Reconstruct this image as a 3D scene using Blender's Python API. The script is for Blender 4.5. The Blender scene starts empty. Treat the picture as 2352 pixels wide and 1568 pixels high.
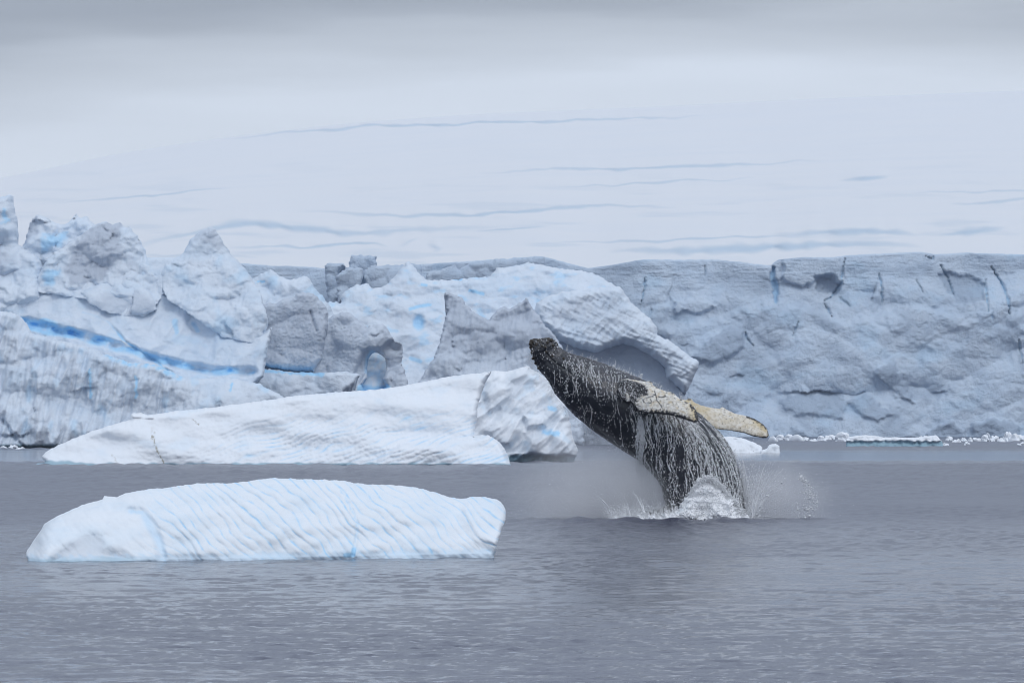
import bpy, math, random
import numpy as np
from mathutils import Vector

# ------------------------------------------------------------------ camera, sky, sun, exposure
scene = bpy.context.scene
COL = scene.collection
FPX = 13066.67            # focal length in pixels of a 2352 px wide frame (200 mm lens)
CAM_H = 3.7
PITCH = math.atan(176.0 / FPX)
cam_d = bpy.data.cameras.new('camera')
cam_d.lens = 200.0
cam_d.sensor_width = 36.0
cam_d.clip_start = 1.0
cam_d.clip_end = 60000.0
cam = bpy.data.objects.new('camera', cam_d)
cam.location = (0, 0, CAM_H)
cam.rotation_euler = (math.pi / 2 + PITCH, 0, 0)
COL.objects.link(cam)
scene.camera = cam

SUN_EL, SUN_AZ = 46.0, 152.0      # azimuth from +Y towards +X: high behind the camera, to the right
scene.view_settings.view_transform = 'Standard'
scene.view_settings.look = 'None'
scene.view_settings.gamma = 1.0
scene.view_settings.exposure = 0.0
scene.view_settings.use_curve_mapping = False
scene.render.engine = 'CYCLES'
scene.cycles.use_denoising = True
scene.cycles.filter_width = 1.05
scene.cycles.max_bounces = 8
scene.cycles.diffuse_bounces = 4
scene.cycles.glossy_bounces = 3
scene.cycles.volume_bounces = 3
scene.cycles.volume_step_rate = 3.0
scene.cycles.volume_max_steps = 64

world = bpy.data.worlds.new('World')
scene.world = world
world.use_nodes = True
nt = world.node_tree
nt.nodes.clear()
def wn(t, **kw):
    n = nt.nodes.new(t)
    for k, v in kw.items():
        setattr(n, k, v)
    return n
w_out = wn('ShaderNodeOutputWorld')
w_sky = wn('ShaderNodeTexSky')
w_sky.sky_type = 'NISHITA'
w_sky.sun_disc = False
w_sky.sun_elevation = math.radians(SUN_EL)
w_sky.sun_rotation = math.radians(SUN_AZ)
w_bg1 = wn('ShaderNodeBackground'); w_bg1.inputs['Strength'].default_value = 0.08
nt.links.new(w_sky.outputs[0], w_bg1.inputs['Color'])
w_tc = wn('ShaderNodeTexCoord')
w_map = wn('ShaderNodeMapping'); w_map.inputs['Scale'].default_value = (1.0, 1.0, 9.0)
nt.links.new(w_tc.outputs['Generated'], w_map.inputs['Vector'])
w_noise = wn('ShaderNodeTexNoise'); w_noise.inputs['Scale'].default_value = 5.5
w_noise.inputs['Detail'].default_value = 5.0; w_noise.inputs['Roughness'].default_value = 0.5
nt.links.new(w_map.outputs[0], w_noise.inputs['Vector'])
w_n2 = wn('ShaderNodeTexNoise'); w_n2.inputs['Scale'].default_value = 7.0
w_n2.inputs['Detail'].default_value = 5.0
nt.links.new(w_map.outputs[0], w_n2.inputs['Vector'])
w_sep = wn('ShaderNodeSeparateXYZ')
nt.links.new(w_tc.outputs['Generated'], w_sep.inputs[0])
# height in the sky, its edges made uneven by the cloud noise
w_ma = wn('ShaderNodeMath', operation='MULTIPLY_ADD')
nt.links.new(w_noise.outputs[0], w_ma.inputs[0]); w_ma.inputs[1].default_value = 0.036
nt.links.new(w_sep.outputs[2], w_ma.inputs[2])
w_tilt = wn('ShaderNodeMapRange', interpolation_type='SMOOTHSTEP')      # the cloud base sinks to the left
for k_, v_ in (('From Min', -0.2), ('From Max', 0.2), ('To Min', 0.014), ('To Max', 0.028)):
    w_tilt.inputs[k_].default_value = v_
nt.links.new(w_sep.outputs[0], w_tilt.inputs['Value'])
w_sub = wn('ShaderNodeMath', operation='SUBTRACT')
nt.links.new(w_ma.outputs[0], w_sub.inputs[0]); nt.links.new(w_tilt.outputs[0], w_sub.inputs[1])
w_ramp = wn('ShaderNodeValToRGB')
cr = w_ramp.color_ramp
cr.interpolation = 'EASE'
SKY = [(0.0, 0.72), (0.049, 0.76), (0.059, 0.58), (0.070, 0.30), (0.085, 0.31), (0.15, 0.54), (0.33, 0.78), (1.0, 0.78)]
while len(cr.elements) < len(SKY):
    cr.elements.new(0.5)
for e, (p, L) in zip(cr.elements, SKY):
    e.position = p
    tb = 1.5 if 0.06 < p < 0.5 else 0.0
    e.color = (L * (0.90 - 0.02 * tb), L * 0.99, L * (1.13 + 0.05 * tb), 1)
nt.links.new(w_sub.outputs[0], w_ramp.inputs[0])
w_mr = wn('ShaderNodeMapRange')
w_mr.inputs['From Min'].default_value = 0.3; w_mr.inputs['From Max'].default_value = 0.7
w_mr.inputs['To Min'].default_value = 0.92; w_mr.inputs['To Max'].default_value = 1.08
nt.links.new(w_n2.outputs[0], w_mr.inputs['Value'])
w_bg2 = wn('ShaderNodeBackground')
nt.links.new(w_ramp.outputs[0], w_bg2.inputs['Color'])
nt.links.new(w_mr.outputs[0], w_bg2.inputs['Strength'])
w_mix = wn('ShaderNodeMixShader'); w_mix.inputs[0].default_value = 0.93     # cloud cover
nt.links.new(w_bg1.outputs[0], w_mix.inputs[1]); nt.links.new(w_bg2.outputs[0], w_mix.inputs[2])
nt.links.new(w_mix.outputs[0], w_out.inputs['Surface'])

sun_d = bpy.data.lights.new('sun', 'SUN')
sun_d.energy = 0.85
sun_d.angle = math.radians(24)
sun_d.color = (1.0, 0.985, 0.965)
sun = bpy.data.objects.new('sun', sun_d)
el, az = math.radians(SUN_EL), math.radians(SUN_AZ)
sdir = Vector((math.cos(el) * math.sin(az), math.cos(el) * math.cos(az), math.sin(el)))
sun.rotation_euler = sdir.to_track_quat('Z', 'Y').to_euler()
COL.objects.link(sun)

# ------------------------------------------------------------------ numbers, noise
rng = np.random.RandomState(7)
PERM = rng.permutation(512).astype(np.int64)
GA = rng.rand(512) * 2 * np.pi
GX, GY = np.cos(GA), np.sin(GA)
def hash2(ix, iy, seed):
    return PERM[(PERM[(ix + seed * 57) & 511] + iy) & 511]
def perlin(x, y, seed=0):
    x = np.asarray(x, float); y = np.asarray(y, float)
    ix = np.floor(x).astype(np.int64); iy = np.floor(y).astype(np.int64)
    fx, fy = x - ix, y - iy
    sx = fx * fx * fx * (fx * (fx * 6 - 15) + 10); sy = fy * fy * fy * (fy * (fy * 6 - 15) + 10)
    def g(dx, dy):
        h = hash2(ix + dx, iy + dy, seed)
        return GX[h] * (fx - dx) + GY[h] * (fy - dy)
    a = g(0, 0); b = g(1, 0); c = g(0, 1); d = g(1, 1)
    return ((a + sx * (b - a)) * (1 - sy) + (c + sx * (d - c)) * sy) * 1.45
def fbm(x, y, octv=4, seed=0, gain=0.5):
    s = 0; a = 1.0
    for k in range(octv):
        s = s + a * perlin(x * 2 ** k, y * 2 ** k, seed + k * 3); a *= gain
    return s
def ridged(x, y, octv=4, seed=0, gain=0.5):
    s = 0; a = 1.0
    for k in range(octv):
        s = s + a * (1 - np.abs(perlin(x * 2 ** k, y * 2 ** k, seed + k * 3)) * 1.6); a *= gain
    return s
def billow(x, y, octv=4, seed=0, gain=0.5):
    s = 0; a = 1.0
    for k in range(octv):
        s = s + a * (np.abs(perlin(x * 2 ** k, y * 2 ** k, seed + k * 3))); a *= gain
    return s
def facets(x, y, seed=0, tilt=1.0, k=1.1):
    """broken-ice relief: the upper envelope of randomly tilted planes, one per cell (cell = 1)"""
    ix = np.floor(x).astype(np.int64); iy = np.floor(y).astype(np.int64)
    best = np.full(x.shape, -9.0)
    for dx in (-1, 0, 1):
        for dy in (-1, 0, 1):
            h = hash2(ix + dx, iy + dy, seed); h2 = hash2(ix + dx, iy + dy, seed + 11); h3 = hash2(ix + dx, iy + dy, seed + 23)
            px = ix + dx + h / 512.0; py = iy + dy + h2 / 512.0
            rx, ry = x - px, y - py
            v = (h3 / 512.0) * 0.5 + tilt * (GX[h3] * rx + GY[h2] * ry) - k * (rx * rx + ry * ry)
            best = np.maximum(best, v)
    return best
def sstep(a, b, x):
    t = np.clip((x - a) / (b - a), 0, 1)
    return t * t * (3 - 2 * t)
def resample(poly, step):
    out = []
    n = len(poly)
    for i in range(n):
        a = np.array(poly[i], float); b = np.array(poly[(i + 1) % n], float)
        m = max(1, int(np.hypot(*(b - a)) / step))
        for j in range(m):
            out.append(a + (b - a) * j / m)
    return np.array(out)
def roughen(pts, amp, wl, seed):
    n = len(pts)
    t = np.roll(pts, -1, 0) - np.roll(pts, 1, 0)
    L = np.maximum(np.hypot(t[:, 0], t[:, 1]), 1e-6)[:, None]
    nrm = np.stack([t[:, 1], -t[:, 0]], 1) / L
    dd = fbm(pts[:, 0] / wl, pts[:, 1] / wl, 3, seed, 0.6) * amp
    return pts + nrm * dd[:, None]
def inside(poly, us, vs):
    """rows = vs, columns = us"""
    m = np.zeros((len(vs), len(us)), bool)
    n = len(poly)
    for i in range(n):
        x0, y0 = poly[i]; x1, y1 = poly[(i + 1) % n]
        if y0 == y1: continue
        lo, hi = (y0, y1) if y0 < y1 else (y1, y0)
        r0, r1 = np.searchsorted(vs, lo, 'left'), np.searchsorted(vs, hi, 'left')
        if r1 <= r0: continue
        xc = x0 + (vs[r0:r1] - y0) * (x1 - x0) / (y1 - y0)
        m[r0:r1] ^= us[None, :] < xc[:, None]
    return m
def dist_pts(pts, X, Y, cap=None):
    """distance and index of the nearest sample"""
    X = X.ravel().astype(np.float32); Y = Y.ravel().astype(np.float32)
    px = pts[:, 0].astype(np.float32); py = pts[:, 1].astype(np.float32)
    best = np.empty(len(X), np.float32); idx = np.empty(len(X), np.int64)
    for s in range(0, len(X), 4000):
        d = (X[s:s + 4000, None] - px) ** 2 + (Y[s:s + 4000, None] - py) ** 2
        k = d.argmin(1)
        idx[s:s + 4000] = k; best[s:s + 4000] = d[np.arange(len(k)), k]
    return np.sqrt(best), idx
def line_dist(U, V, line):
    """distance to a polyline and place along it 0..1"""
    best = np.full(U.shape, 1e9); tt = np.zeros(U.shape)
    n = len(line) - 1
    for i in range(n):
        ax, ay = line[i]; bx, by = line[i + 1]
        dx, dy = bx - ax, by - ay
        t = np.clip(((U - ax) * dx + (V - ay) * dy) / (dx * dx + dy * dy), 0, 1)
        d = np.hypot(U - ax - t * dx, V - ay - t * dy)
        w = d < best
        best = np.where(w, d, best); tt = np.where(w, (i + t) / n, tt)
    return best, tt
def zf(v, Y):          # world height of image row v at distance Y
    return CAM_H + Y * (FPX * math.sin(PITCH) + (784 - v) * math.cos(PITCH)) / (FPX * math.cos(PITCH) - (784 - v) * math.sin(PITCH))
def xf(u, v, Y):
    return Y * (u - 1176) / (FPX * math.cos(PITCH) - (784 - v) * math.sin(PITCH))
def Z1(l): return [(1128.96 + a * 0.32, 733.8 + b * 0.32) for a, b in l]
def Z2(l): return [(a * 0.408, 423.4 + b * 0.408) for a, b in l]
def Z3(l): return [(470.4 + a * 0.38, 517.4 + b * 0.38) for a, b in l]
def Z4(l): return [(1223 + a * 0.48, 489.2 + b * 0.48) for a, b in l]
def Z5(l): return [(a * 0.52, 922 + b * 0.52) for a, b in l]
def Z6(l): return [(1364.2 + a * 0.18, 1016 + b * 0.18) for a, b in l]
def Z7(l): return [(1204.2 + a * 0.1602, 762.1 + b * 0.1602) for a, b in l]
def Z8(l): return [(1411.2 + a * 0.1602, 846.7 + b * 0.1602) for a, b in l]

# ------------------------------------------------------------------ objects
def tag(o, label=None, cat=None, group=None, kind=None):
    if label: o['label'] = label
    if cat: o['category'] = cat
    if group: o['group'] = group
    if kind: o['kind'] = kind
    return o
def empty(name, loc, label, cat, group=None):
    o = bpy.data.objects.new(name, None); COL.objects.link(o); o.location = loc
    return tag(o, label, cat, group)
def make(name, co, faces, mat, parent=None, smooth=True, attrs=None):
    me = bpy.data.meshes.new(name)
    me.from_pydata(np.asarray(co, float).tolist() if not isinstance(co, list) else co, [], faces if isinstance(faces, list) else faces.tolist())
    if attrs:
        for k, a in attrs.items():
            at = me.attributes.new(k, 'FLOAT', 'POINT')
            at.data.foreach_set('value', np.asarray(a, np.float32))
    if smooth:
        me.polygons.foreach_set('use_smooth', [True] * len(me.polygons))
    me.materials.append(mat)
    me.update()
    o = bpy.data.objects.new(name, me); COL.objects.link(o)
    if parent is not None:
        o.parent = parent
        o.matrix_parent_inverse.identity()
        me.transform(__import__('mathutils').Matrix.Translation(-parent.location))
    return o

# ------------------------------------------------------------------ materials
def new_mat(name):
    m = bpy.data.materials.new(name); m.use_nodes = True
    t = m.node_tree
    b = t.nodes['Principled BSDF']
    return m, t, b
def nd(t, typ, **kw):
    n = t.nodes.new(typ)
    for k, v in kw.items(): setattr(n, k, v)
    return n
def mixc(t, fac, a, b):
    n = nd(t, 'ShaderNodeMix', data_type='RGBA')
    for sock, val in ((0, fac), (6, a), (7, b)):
        if isinstance(val, (tuple, float, int)):
            n.inputs[sock].default_value = val if not isinstance(val, tuple) else (*val, 1)
        else:
            t.links.new(val, n.inputs[sock])
    return n.outputs[2]
def ice_material(name, white=(0.82, 0.85, 0.895), pale=(0.60, 0.76, 0.91), grey=(0.60, 0.64, 0.70),
                 scale=1.0, bump=0.35, bumpdist=0.25, var=0.35, stretch=(1, 1, 1), sss=0.0):
    m, t, b = new_mat(name)
    tc = nd(t, 'ShaderNodeTexCoord')
    mp = nd(t, 'ShaderNodeMapping'); mp.inputs['Scale'].default_value = stretch
    t.links.new(tc.outputs['Object'], mp.inputs[0])
    def noise(s, det=6, rough=0.6):
        n = nd(t, 'ShaderNodeTexNoise'); n.inputs['Scale'].default_value = s * scale
        n.inputs['Detail'].default_value = det; n.inputs['Roughness'].default_value = rough
        t.links.new(mp.outputs[0], n.inputs['Vector']); return n.outputs[0]
    def ramp(x, lo, hi):
        n = nd(t, 'ShaderNodeMapRange', interpolation_type='SMOOTHSTEP')
        n.inputs['From Min'].default_value = lo; n.inputs['From Max'].default_value = hi
        t.links.new(x, n.inputs[0]); return n.outputs[0]
    def attr(n):
        a = nd(t, 'ShaderNodeAttribute', attribute_name=n); return a.outputs['Fac']
    def mul(a, k):
        n = nd(t, 'ShaderNodeMath', operation='MULTIPLY'); t.links.new(a, n.inputs[0])
        if isinstance(k, float): n.inputs[1].default_value = k
        else: t.links.new(k, n.inputs[1])
        return n.outputs[0]
    c = mixc(t, mul(ramp(noise(0.35), 0.40, 0.68), var), white, pale)
    c = mixc(t, mul(ramp(noise(1.6, 8, 0.7), 0.52, 0.70), var * 0.6), c, (0.66, 0.72, 0.80))
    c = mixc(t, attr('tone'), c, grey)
    bl = attr('blue')
    c = mixc(t, ramp(bl, 0.0, 0.55), c, (0.42, 0.70, 0.94))
    c = mixc(t, ramp(bl, 0.6, 1.15), c, (0.07, 0.36, 0.80))
    c = mixc(t, attr('wet'), c, (0.28, 0.44, 0.53))
    c = mixc(t, attr('stain'), c, (0.24, 0.20, 0.12))
    t.links.new(c, b.inputs['Base Color'])
    b.inputs['Roughness'].default_value = 0.62
    if sss:
        b.inputs['Subsurface Weight'].default_value = 1.0
        b.inputs['Subsurface Radius'].default_value = (0.45, 0.75, 1.0)
        b.inputs['Subsurface Scale'].default_value = sss
    b.inputs['Specular IOR Level'].default_value = 0.3
    bp = nd(t, 'ShaderNodeBump'); bp.inputs['Strength'].default_value = bump
    bp.inputs['Distance'].default_value = bumpdist
    t.links.new(noise(1.3, 10, 0.65), bp.inputs['Height'])
    t.links.new(bp.outputs[0], b.inputs['Normal'])
    return m
M_far = ice_material('glacier_ice', scale=0.5, bump=0.8, bumpdist=1.0, white=(0.62, 0.72, 0.84), pale=(0.50, 0.63, 0.79), grey=(0.41, 0.50, 0.62), var=0.6)
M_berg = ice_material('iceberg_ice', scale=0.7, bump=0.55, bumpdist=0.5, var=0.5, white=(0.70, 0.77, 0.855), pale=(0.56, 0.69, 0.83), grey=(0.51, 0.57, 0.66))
M_mid = ice_material('smooth_iceberg_snow',  scale=1.2, bump=0.3, bumpdist=0.1, var=0.12, white=(0.83, 0.865, 0.91), pale=(0.66, 0.80, 0.93), grey=(0.64, 0.70, 0.77))
M_front = ice_material('ribbed_iceberg_ice', scale=2.5, bump=0.4, bumpdist=0.04, var=0.45, white=(0.81, 0.855, 0.90), pale=(0.66, 0.79, 0.90))

# ------------------------------------------------------------------ relief-built solid ice
def layer(name, poly, Y, mat, parent, field=None, step=2.6, lean=0.0, rnd=10.0, rnd_m=1.5, thick=8.0,
          rough=2.0, wl=14.0, seed=1, hole=None, blue=None, tone=None, stain=None, wet=None, smooth=True,
          ground=0.0, bshrink=0.7, sink=0.0, sink_px=55.0, sink_v=None, foot=False):
    """One solid body of ice whose outline is given by image rows and columns at distance Y; its front is
    carved by field(U, V, d) in metres towards the camera, it leans back by `lean` metres per metre of height,
    rounds off over its rim and has a real back `thick` metres behind."""
    k = FPX / Y
    pts = roughen(resample(poly, 2.0), rough, wl, seed)
    lo, hi = pts.min(0), pts.max(0)
    us = np.arange(lo[0] - step, hi[0] + 2 * step, step); vs = np.arange(lo[1] - step, hi[1] + 2 * step, step)
    U, V = np.meshgrid(us, vs)
    ins = inside(pts, us, vs)
    coarse = pts[::2]
    if hole is not None:
        hp = roughen(resample(hole, 1.5), 1.0, 9, seed + 5)
        ins &= ~inside(hp, us, vs)
        coarse = np.concatenate([coarse, hp]); pts = np.concatenate([pts, hp])
    # outside vertices that touch an inside one are pulled on to the outline
    near = np.zeros_like(ins)
    for dy in (-1, 0, 1):
        for dx in (-1, 0, 1):
            near |= np.roll(np.roll(ins, dy, 0), dx, 1)
    ring = near & ~ins
    D = np.zeros(U.shape)
    if ins.any():
        d_, _ = dist_pts(coarse, U[ins], V[ins]); D[ins] = d_
    d_, ix = dist_pts(pts, U[ring], V[ring])
    U = U.copy(); V = V.copy()
    U[ring] = pts[ix, 0]; V[ring] = pts[ix, 1]; D[ring] = 0
    keep = ins | ring
    idm = -np.ones(U.shape, np.int64); idm[keep] = np.arange(keep.sum())
    u, v, d = U[keep], V[keep], D[keep]
    cell = keep[:-1, :-1] & keep[1:, :-1] & keep[:-1, 1:] & keep[1:, 1:]
    cell &= (ins[:-1, :-1] | ins[1:, :-1] | ins[:-1, 1:] | ins[1:, 1:])
    q = np.stack([idm[1:, :-1][cell], idm[1:, 1:][cell], idm[:-1, 1:][cell], idm[:-1, :-1][cell]], 1)
    f = field(u, v, d) if field is not None else np.zeros(len(u))
    t = np.clip(d / rnd, 0, 1)
    e = rnd_m * (1 - np.sqrt(1 - (1 - t) ** 2))
    z = zf(v, Y); x = xf(u, v, Y)
    if foot:
        e = e * (1 - 0.9 * sstep((lo[1] + hi[1]) / 2 - 30, (lo[1] + hi[1]) / 2 + 30, v))
    if sink:      # the foot of this piece runs back into the ice behind it
        sv = (lo[1] + hi[1]) / 2 if sink_v is None else sink_v
        e = e + sink * (1 - np.clip(d / sink_px, 0, 1)) ** 2 * sstep(sv - 40, sv + 30, v)
    y = Y + lean * np.maximum(z - ground, 0) - f + e
    co = np.stack([x, y, z], 1)
    # rim loops and back
    ed = {}
    for a, b_, c, dd in q.tolist():
        for s, r in ((a, b_), (b_, c), (c, dd), (dd, a)):
            if (r, s) in ed: del ed[(r, s)]
            else: ed[(s, r)] = 1
    rim = sorted({s for e2 in ed for s in e2})
    cx, cz = x.mean(), z.min()
    n0 = len(co)
    pos = {r: i for i, r in enumerate(rim)}
    R = co[rim]
    yb = R[:, 1].max() + thick * 0.3
    b1 = R.copy(); b1[:, 1] = R[:, 1] + (yb - R[:, 1]) * 0.5
    b1[:, 0] = cx + (b1[:, 0] - cx) * 0.985; b1[:, 2] = np.where(b1[:, 2] > 0, cz + (b1[:, 2] - cz) * 0.97, b1[:, 2])
    b2 = R.copy(); b2[:, 1] = yb
    b2[:, 0] = cx + (b2[:, 0] - cx) * 0.93; b2[:, 2] = cz + (b2[:, 2] - cz) * bshrink
    if hole is not None:
        b1[:, [0, 2]] = R[:, [0, 2]]; b2[:, [0, 2]] = R[:, [0, 2]]
    m = len(rim)
    faces = q.tolist()
    nxt = {}
    for (s, r) in ed:
        i, j = pos[s], pos[r]
        faces.append([r, s, n0 + i, n0 + j])
        faces.append([n0 + j, n0 + i, n0 + m + i, n0 + m + j])
        nxt.setdefault(i, j)
    allco = np.concatenate([co, b1, b2])
    if hole is None:
        seen = set()
        loops = []
        for st in list(nxt):
            if st in seen: continue
            lp = []; c_ = st
            while c_ in nxt and c_ not in seen:
                seen.add(c_); lp.append(n0 + m + c_); c_ = nxt[c_]
            if len(lp) > 2: loops.append(lp)
        for lp in loops:
            faces.append(lp[::-1])
    at = {}
    for nm, fn in (('blue', blue), ('tone', tone), ('stain', stain), ('wet', wet)):
        if fn is not None:
            a = np.clip(fn(u, v, d) * np.ones(len(u)), 0, 1)
            at[nm] = np.concatenate([a, a[rim], a[rim]])
    # rebase the rim copies that fell on repeated points
    o = make(name, allco, faces, mat, parent, smooth, at)
    return o

def block(U, V, poly, amp, soft):
    """a block that stands proud of the face: its outline is a step"""
    p = resample(poly, 3.0)
    lo, hi = p.min(0) - soft * 2, p.max(0) + soft * 2
    m = (U > lo[0]) & (U < hi[0]) & (V > lo[1]) & (V < hi[1])
    out = np.zeros(U.shape)
    if not m.any(): return out
    uu, vv = U[m], V[m]
    d, _ = dist_pts(p, uu, vv)
    c = np.zeros(len(uu), bool)
    n = len(p)
    for i in range(n):
        x0, y0 = p[i]; x1, y1 = p[(i + 1) % n]
        if y0 == y1: continue
        w = ((vv >= min(y0, y1)) & (vv < max(y0, y1)))
        c ^= w & (uu < x0 + (vv - y0) * (x1 - x0) / (y1 - y0))
    sd = np.where(c, d, -d)
    out[m] = amp * sstep(-soft, soft, sd)
    return out

# ------------------------------------------------------------------ snow dome behind the ice front
CLIFF_TOP = [(-900, 640), (-200, 620), (300, 606), (470, 601)] + Z3([(200, 220), (400, 236), (600, 240), (720, 252), (960, 240), (1150, 232), (1300, 226), (1620, 206), (2040, 176)]) \
    + Z4([(270, 258), (400, 238), (540, 215), (760, 216), (900, 216), (1000, 226), (1080, 238), (1150, 242), (1190, 216), (1300, 205), (1450, 204), (1530, 195), (1700, 185), (1880, 178), (1950, 190), (2100, 180), (2160, 184), (2352, 190)]) \
    + [(2700, 585), (3400, 600)]
ct = np.array(CLIFF_TOP)
def cliff_top(u): return np.interp(u, ct[:, 0], ct[:, 1])
DOME = np.array([(-900, 500), (-300, 452), (0, 411), (250, 356), (500, 318), (800, 283), (1100, 262), (1500, 246), (1900, 226), (2352, 208), (3400, 180)])
def dome_top(u): return np.interp(u, DOME[:, 0], DOME[:, 1])
# crevasses and wind-cut steps: polyline, half width, strength
STEPS = [([(510, 320), (650, 305), (800, 294), (1000, 287), (1300, 279), (1500, 273), (1620, 267)], 2.2, 0.95),
         ([(120, 464), (300, 454), (420, 440), (530, 432)], 2.0, 0.8),
         ([(1100, 398), (1300, 389), (1500, 386), (1700, 377), (1890, 371)], 2.6, 0.85),
         ([(1250, 431), (1500, 420), (1740, 407)], 1.8, 0.7),
         ([(1930, 413), (2000, 410), (2040, 407)], 3.2, 0.9),
         ([(2180, 470), (2300, 462), (2420, 452)], 2.6, 0.7),
         ([(2080, 445), (2300, 438), (2500, 430)], 1.8, 0.6),
         ([(690, 484), (870, 494), (1090, 494), (1230, 482), (1400, 471), (1560, 478)], 3.4, 0.9),
         ([(300, 572), (370, 548), (440, 536), (500, 520), (560, 513), (660, 519), (760, 533), (840, 537), (1000, 525), (1160, 520)], 5.5, 0.95),
         ([(1090, 530), (1180, 524), (1260, 517)], 2.2, 0.8),
         ([(520, 571), (700, 566), (860, 558), (890, 566)], 2.6, 0.9),
         ([(920, 568), (960, 547)], 1.8, 0.7), ([(985, 560), (1008, 572), (1000, 582)], 3.0, 0.95),
         ([(1240, 560), (1500, 553), (1700, 545), (1900, 540)], 2.2, 0.8),
         ([(1770, 542), (1880, 532), (1960, 529), (2060, 532), (2110, 541)], 6.0, 0.95),
         ([(2150, 540), (2230, 533), (2310, 528)], 6.0, 0.95),
         ([(1400, 577), (1480, 573), (1600, 577), (1760, 567), (1900, 563), (2040, 562), (2120, 570)], 6.5, 0.95),
         ([(300, 590), (450, 585), (600, 588)], 3.0, 0.6)]
us = np.concatenate([np.arange(-900, -60, 30), np.arange(-60, 2420, 4.0), np.arange(2420, 3400, 30)])
NR = 270
s = np.linspace(0, 1, NR) ** 0.97
uf = np.arange(-1200, 3700, 10.0); kern = np.hanning(31); kern /= kern.sum()
sm_top = np.convolve(cliff_top(uf), kern, 'same'); sm_dome = np.convolve(dome_top(uf), kern, 'same')
sm_top[:16] = sm_top[16]; sm_top[-16:] = sm_top[-17]; sm_dome[:16] = sm_dome[16]; sm_dome[-16:] = sm_dome[-17]
v0_ = np.interp(us, uf, sm_top) + 14; v1_ = np.interp(us, uf, sm_dome)
Vg = v0_[None, :] + (v1_ - v0_)[None, :] * s[:, None]
Ug = np.broadcast_to(us[None, :], Vg.shape)
mask = np.zeros(Vg.shape)
Vw = Vg + 5 * fbm(Ug / 90, Vg / 60, 3, 4)
for line, w, st in STEPS:
    w = w * 1.35
    d, t = line_dist(Ug, Vw, line)
    wv = w * (0.35 + 0.65 * np.sin(np.pi * t) ** 0.5) * (0.8 + 0.5 * perlin(Ug / 40, Vg / 40, 9))
    mask = np.maximum(mask, st * np.sin(np.pi * t) ** 0.6 * (1 - sstep(wv * 0.1, wv * 1.9, d)))
soft = 0.35 * sstep(0.2, 0.9, fbm(Ug / 260, Vg / 22, 4, 31)) * sstep(300, 560, Vg)
mask = np.maximum(mask, soft)
for _ in range(3):
    mask[:, 1:-1] = (mask[:, :-2] + 2 * mask[:, 1:-1] + mask[:, 2:]) / 4
g = (0.25 + 1.5 * s[:, None]) * (1 - mask) + 0.004
cum0 = np.concatenate([[0], np.cumsum(((0.25 + 1.5 * s)[1:] + (0.25 + 1.5 * s)[:-1]) / 2)])
g0 = (0.25 + 1.5 * s)
lost = np.zeros(Vg.shape); cur = np.zeros(len(us))
for r in range(1, NR):
    cur = cur * 0.94 + g0[r] * mask[r]
    cur = np.minimum(cur, lost[r - 1] + g0[r] * 0.985)
    lost[r] = cur
Yg = 1142 + 5600 * (cum0[:, None] - lost) / cum0[-1]
for r in range(1, NR): Yg[r] = np.maximum(Yg[r], Yg[r - 1] + 0.03)
def scalar_z(V, Y): return zf(V, Y)
Xg = xf(Ug, Vg, Yg); Zg = zf(Vg, Yg)
# the dome falls away beyond its crest and stands on the rock behind the front
co = np.stack([Xg, Yg, Zg], -1)
back = co[-1].copy(); back[:, 1] += 4000; back[:, 2] -= 120
bot = co[0].copy(); bot[:, 2] -= 12
co = np.concatenate([bot[None], co, back[None]], 0)
nr, nc = co.shape[:2]
idx = np.arange(nr * nc).reshape(nr, nc)
q = np.stack([idx[:-1, :-1].ravel(), idx[:-1, 1:].ravel(), idx[1:, 1:].ravel(), idx[1:, :-1].ravel()], 1)
mk = np.concatenate([mask[:1] * 0, mask, mask[-1:] * 0], 0)
M_snow = ice_material('dome_snow', scale=0.02, bump=0.25, bumpdist=3.0, white=(0.74, 0.755, 0.78), pale=(0.69, 0.725, 0.775), grey=(0.44, 0.54, 0.64), var=0.4)
snow = make('snow_slope', co.reshape(-1, 3), q, M_snow, attrs={'tone': np.clip(mk.ravel() * 0.9, 0, 1), 'blue': mk.ravel() * 0.10})
tag(snow, 'broad snow covered glacier dome rising into low cloud behind the ice cliff', None, kind='structure')

# ------------------------------------------------------------------ the ice cliff
CREV = [(Z4([(1165, 255), (1160, 300), (1175, 360), (1172, 425)]), 9.0, 4.0, 0.62),
        (Z4([(540, 305), (542, 350), (520, 440)]), 2.6, 2.0, 0.5), (Z4([(1512, 200), (1498, 260), (1490, 330), (1440, 400), (1405, 415)]), 2.8, 2.0, 0.5),
        (Z4([(1672, 285), (1682, 350), (1686, 430)]), 2.8, 2.2, 0.55), (Z4([(1968, 238), (2010, 310), (2030, 385)]), 2.6, 2.2, 0.55),
        (Z4([(2186, 310), (2183, 400), (2186, 470)]), 2.6, 2.2, 0.55), (Z4([(2212, 245), (2262, 330), (2285, 400), (2290, 480)]), 3.2, 2.6, 0.6),
        (Z4([(1942, 178), (1935, 215), (1900, 200)]), 2.4, 2.0, 0.4), (Z4([(1405, 425), (1442, 492)]), 2.4, 2.0, 0.45),
        (Z4([(1020, 560), (1030, 600), (1062, 632)]), 2.6, 2.0, 0.4), (Z4([(1278, 518), (1250, 585)]), 2.2, 1.6, 0.4),
        (Z4([(2205, 475), (2205, 515)]), 3.2, 1.6, 0.4), (Z4([(835, 240), (835, 300)]), 3, 2.0, 0.3),
        (Z4([(1850, 310), (1880, 380)]), 2.4, 1.6, 0.35), (Z4([(570, 450), (566, 500)]), 2.4, 1.4, 0.3),
        (Z4([(1480, 400), (1530, 445)]), 2.6, 1.6, 0.4), (Z4([(2330, 600), (2352, 720)]), 3.0, 2, 0.4)]
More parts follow.
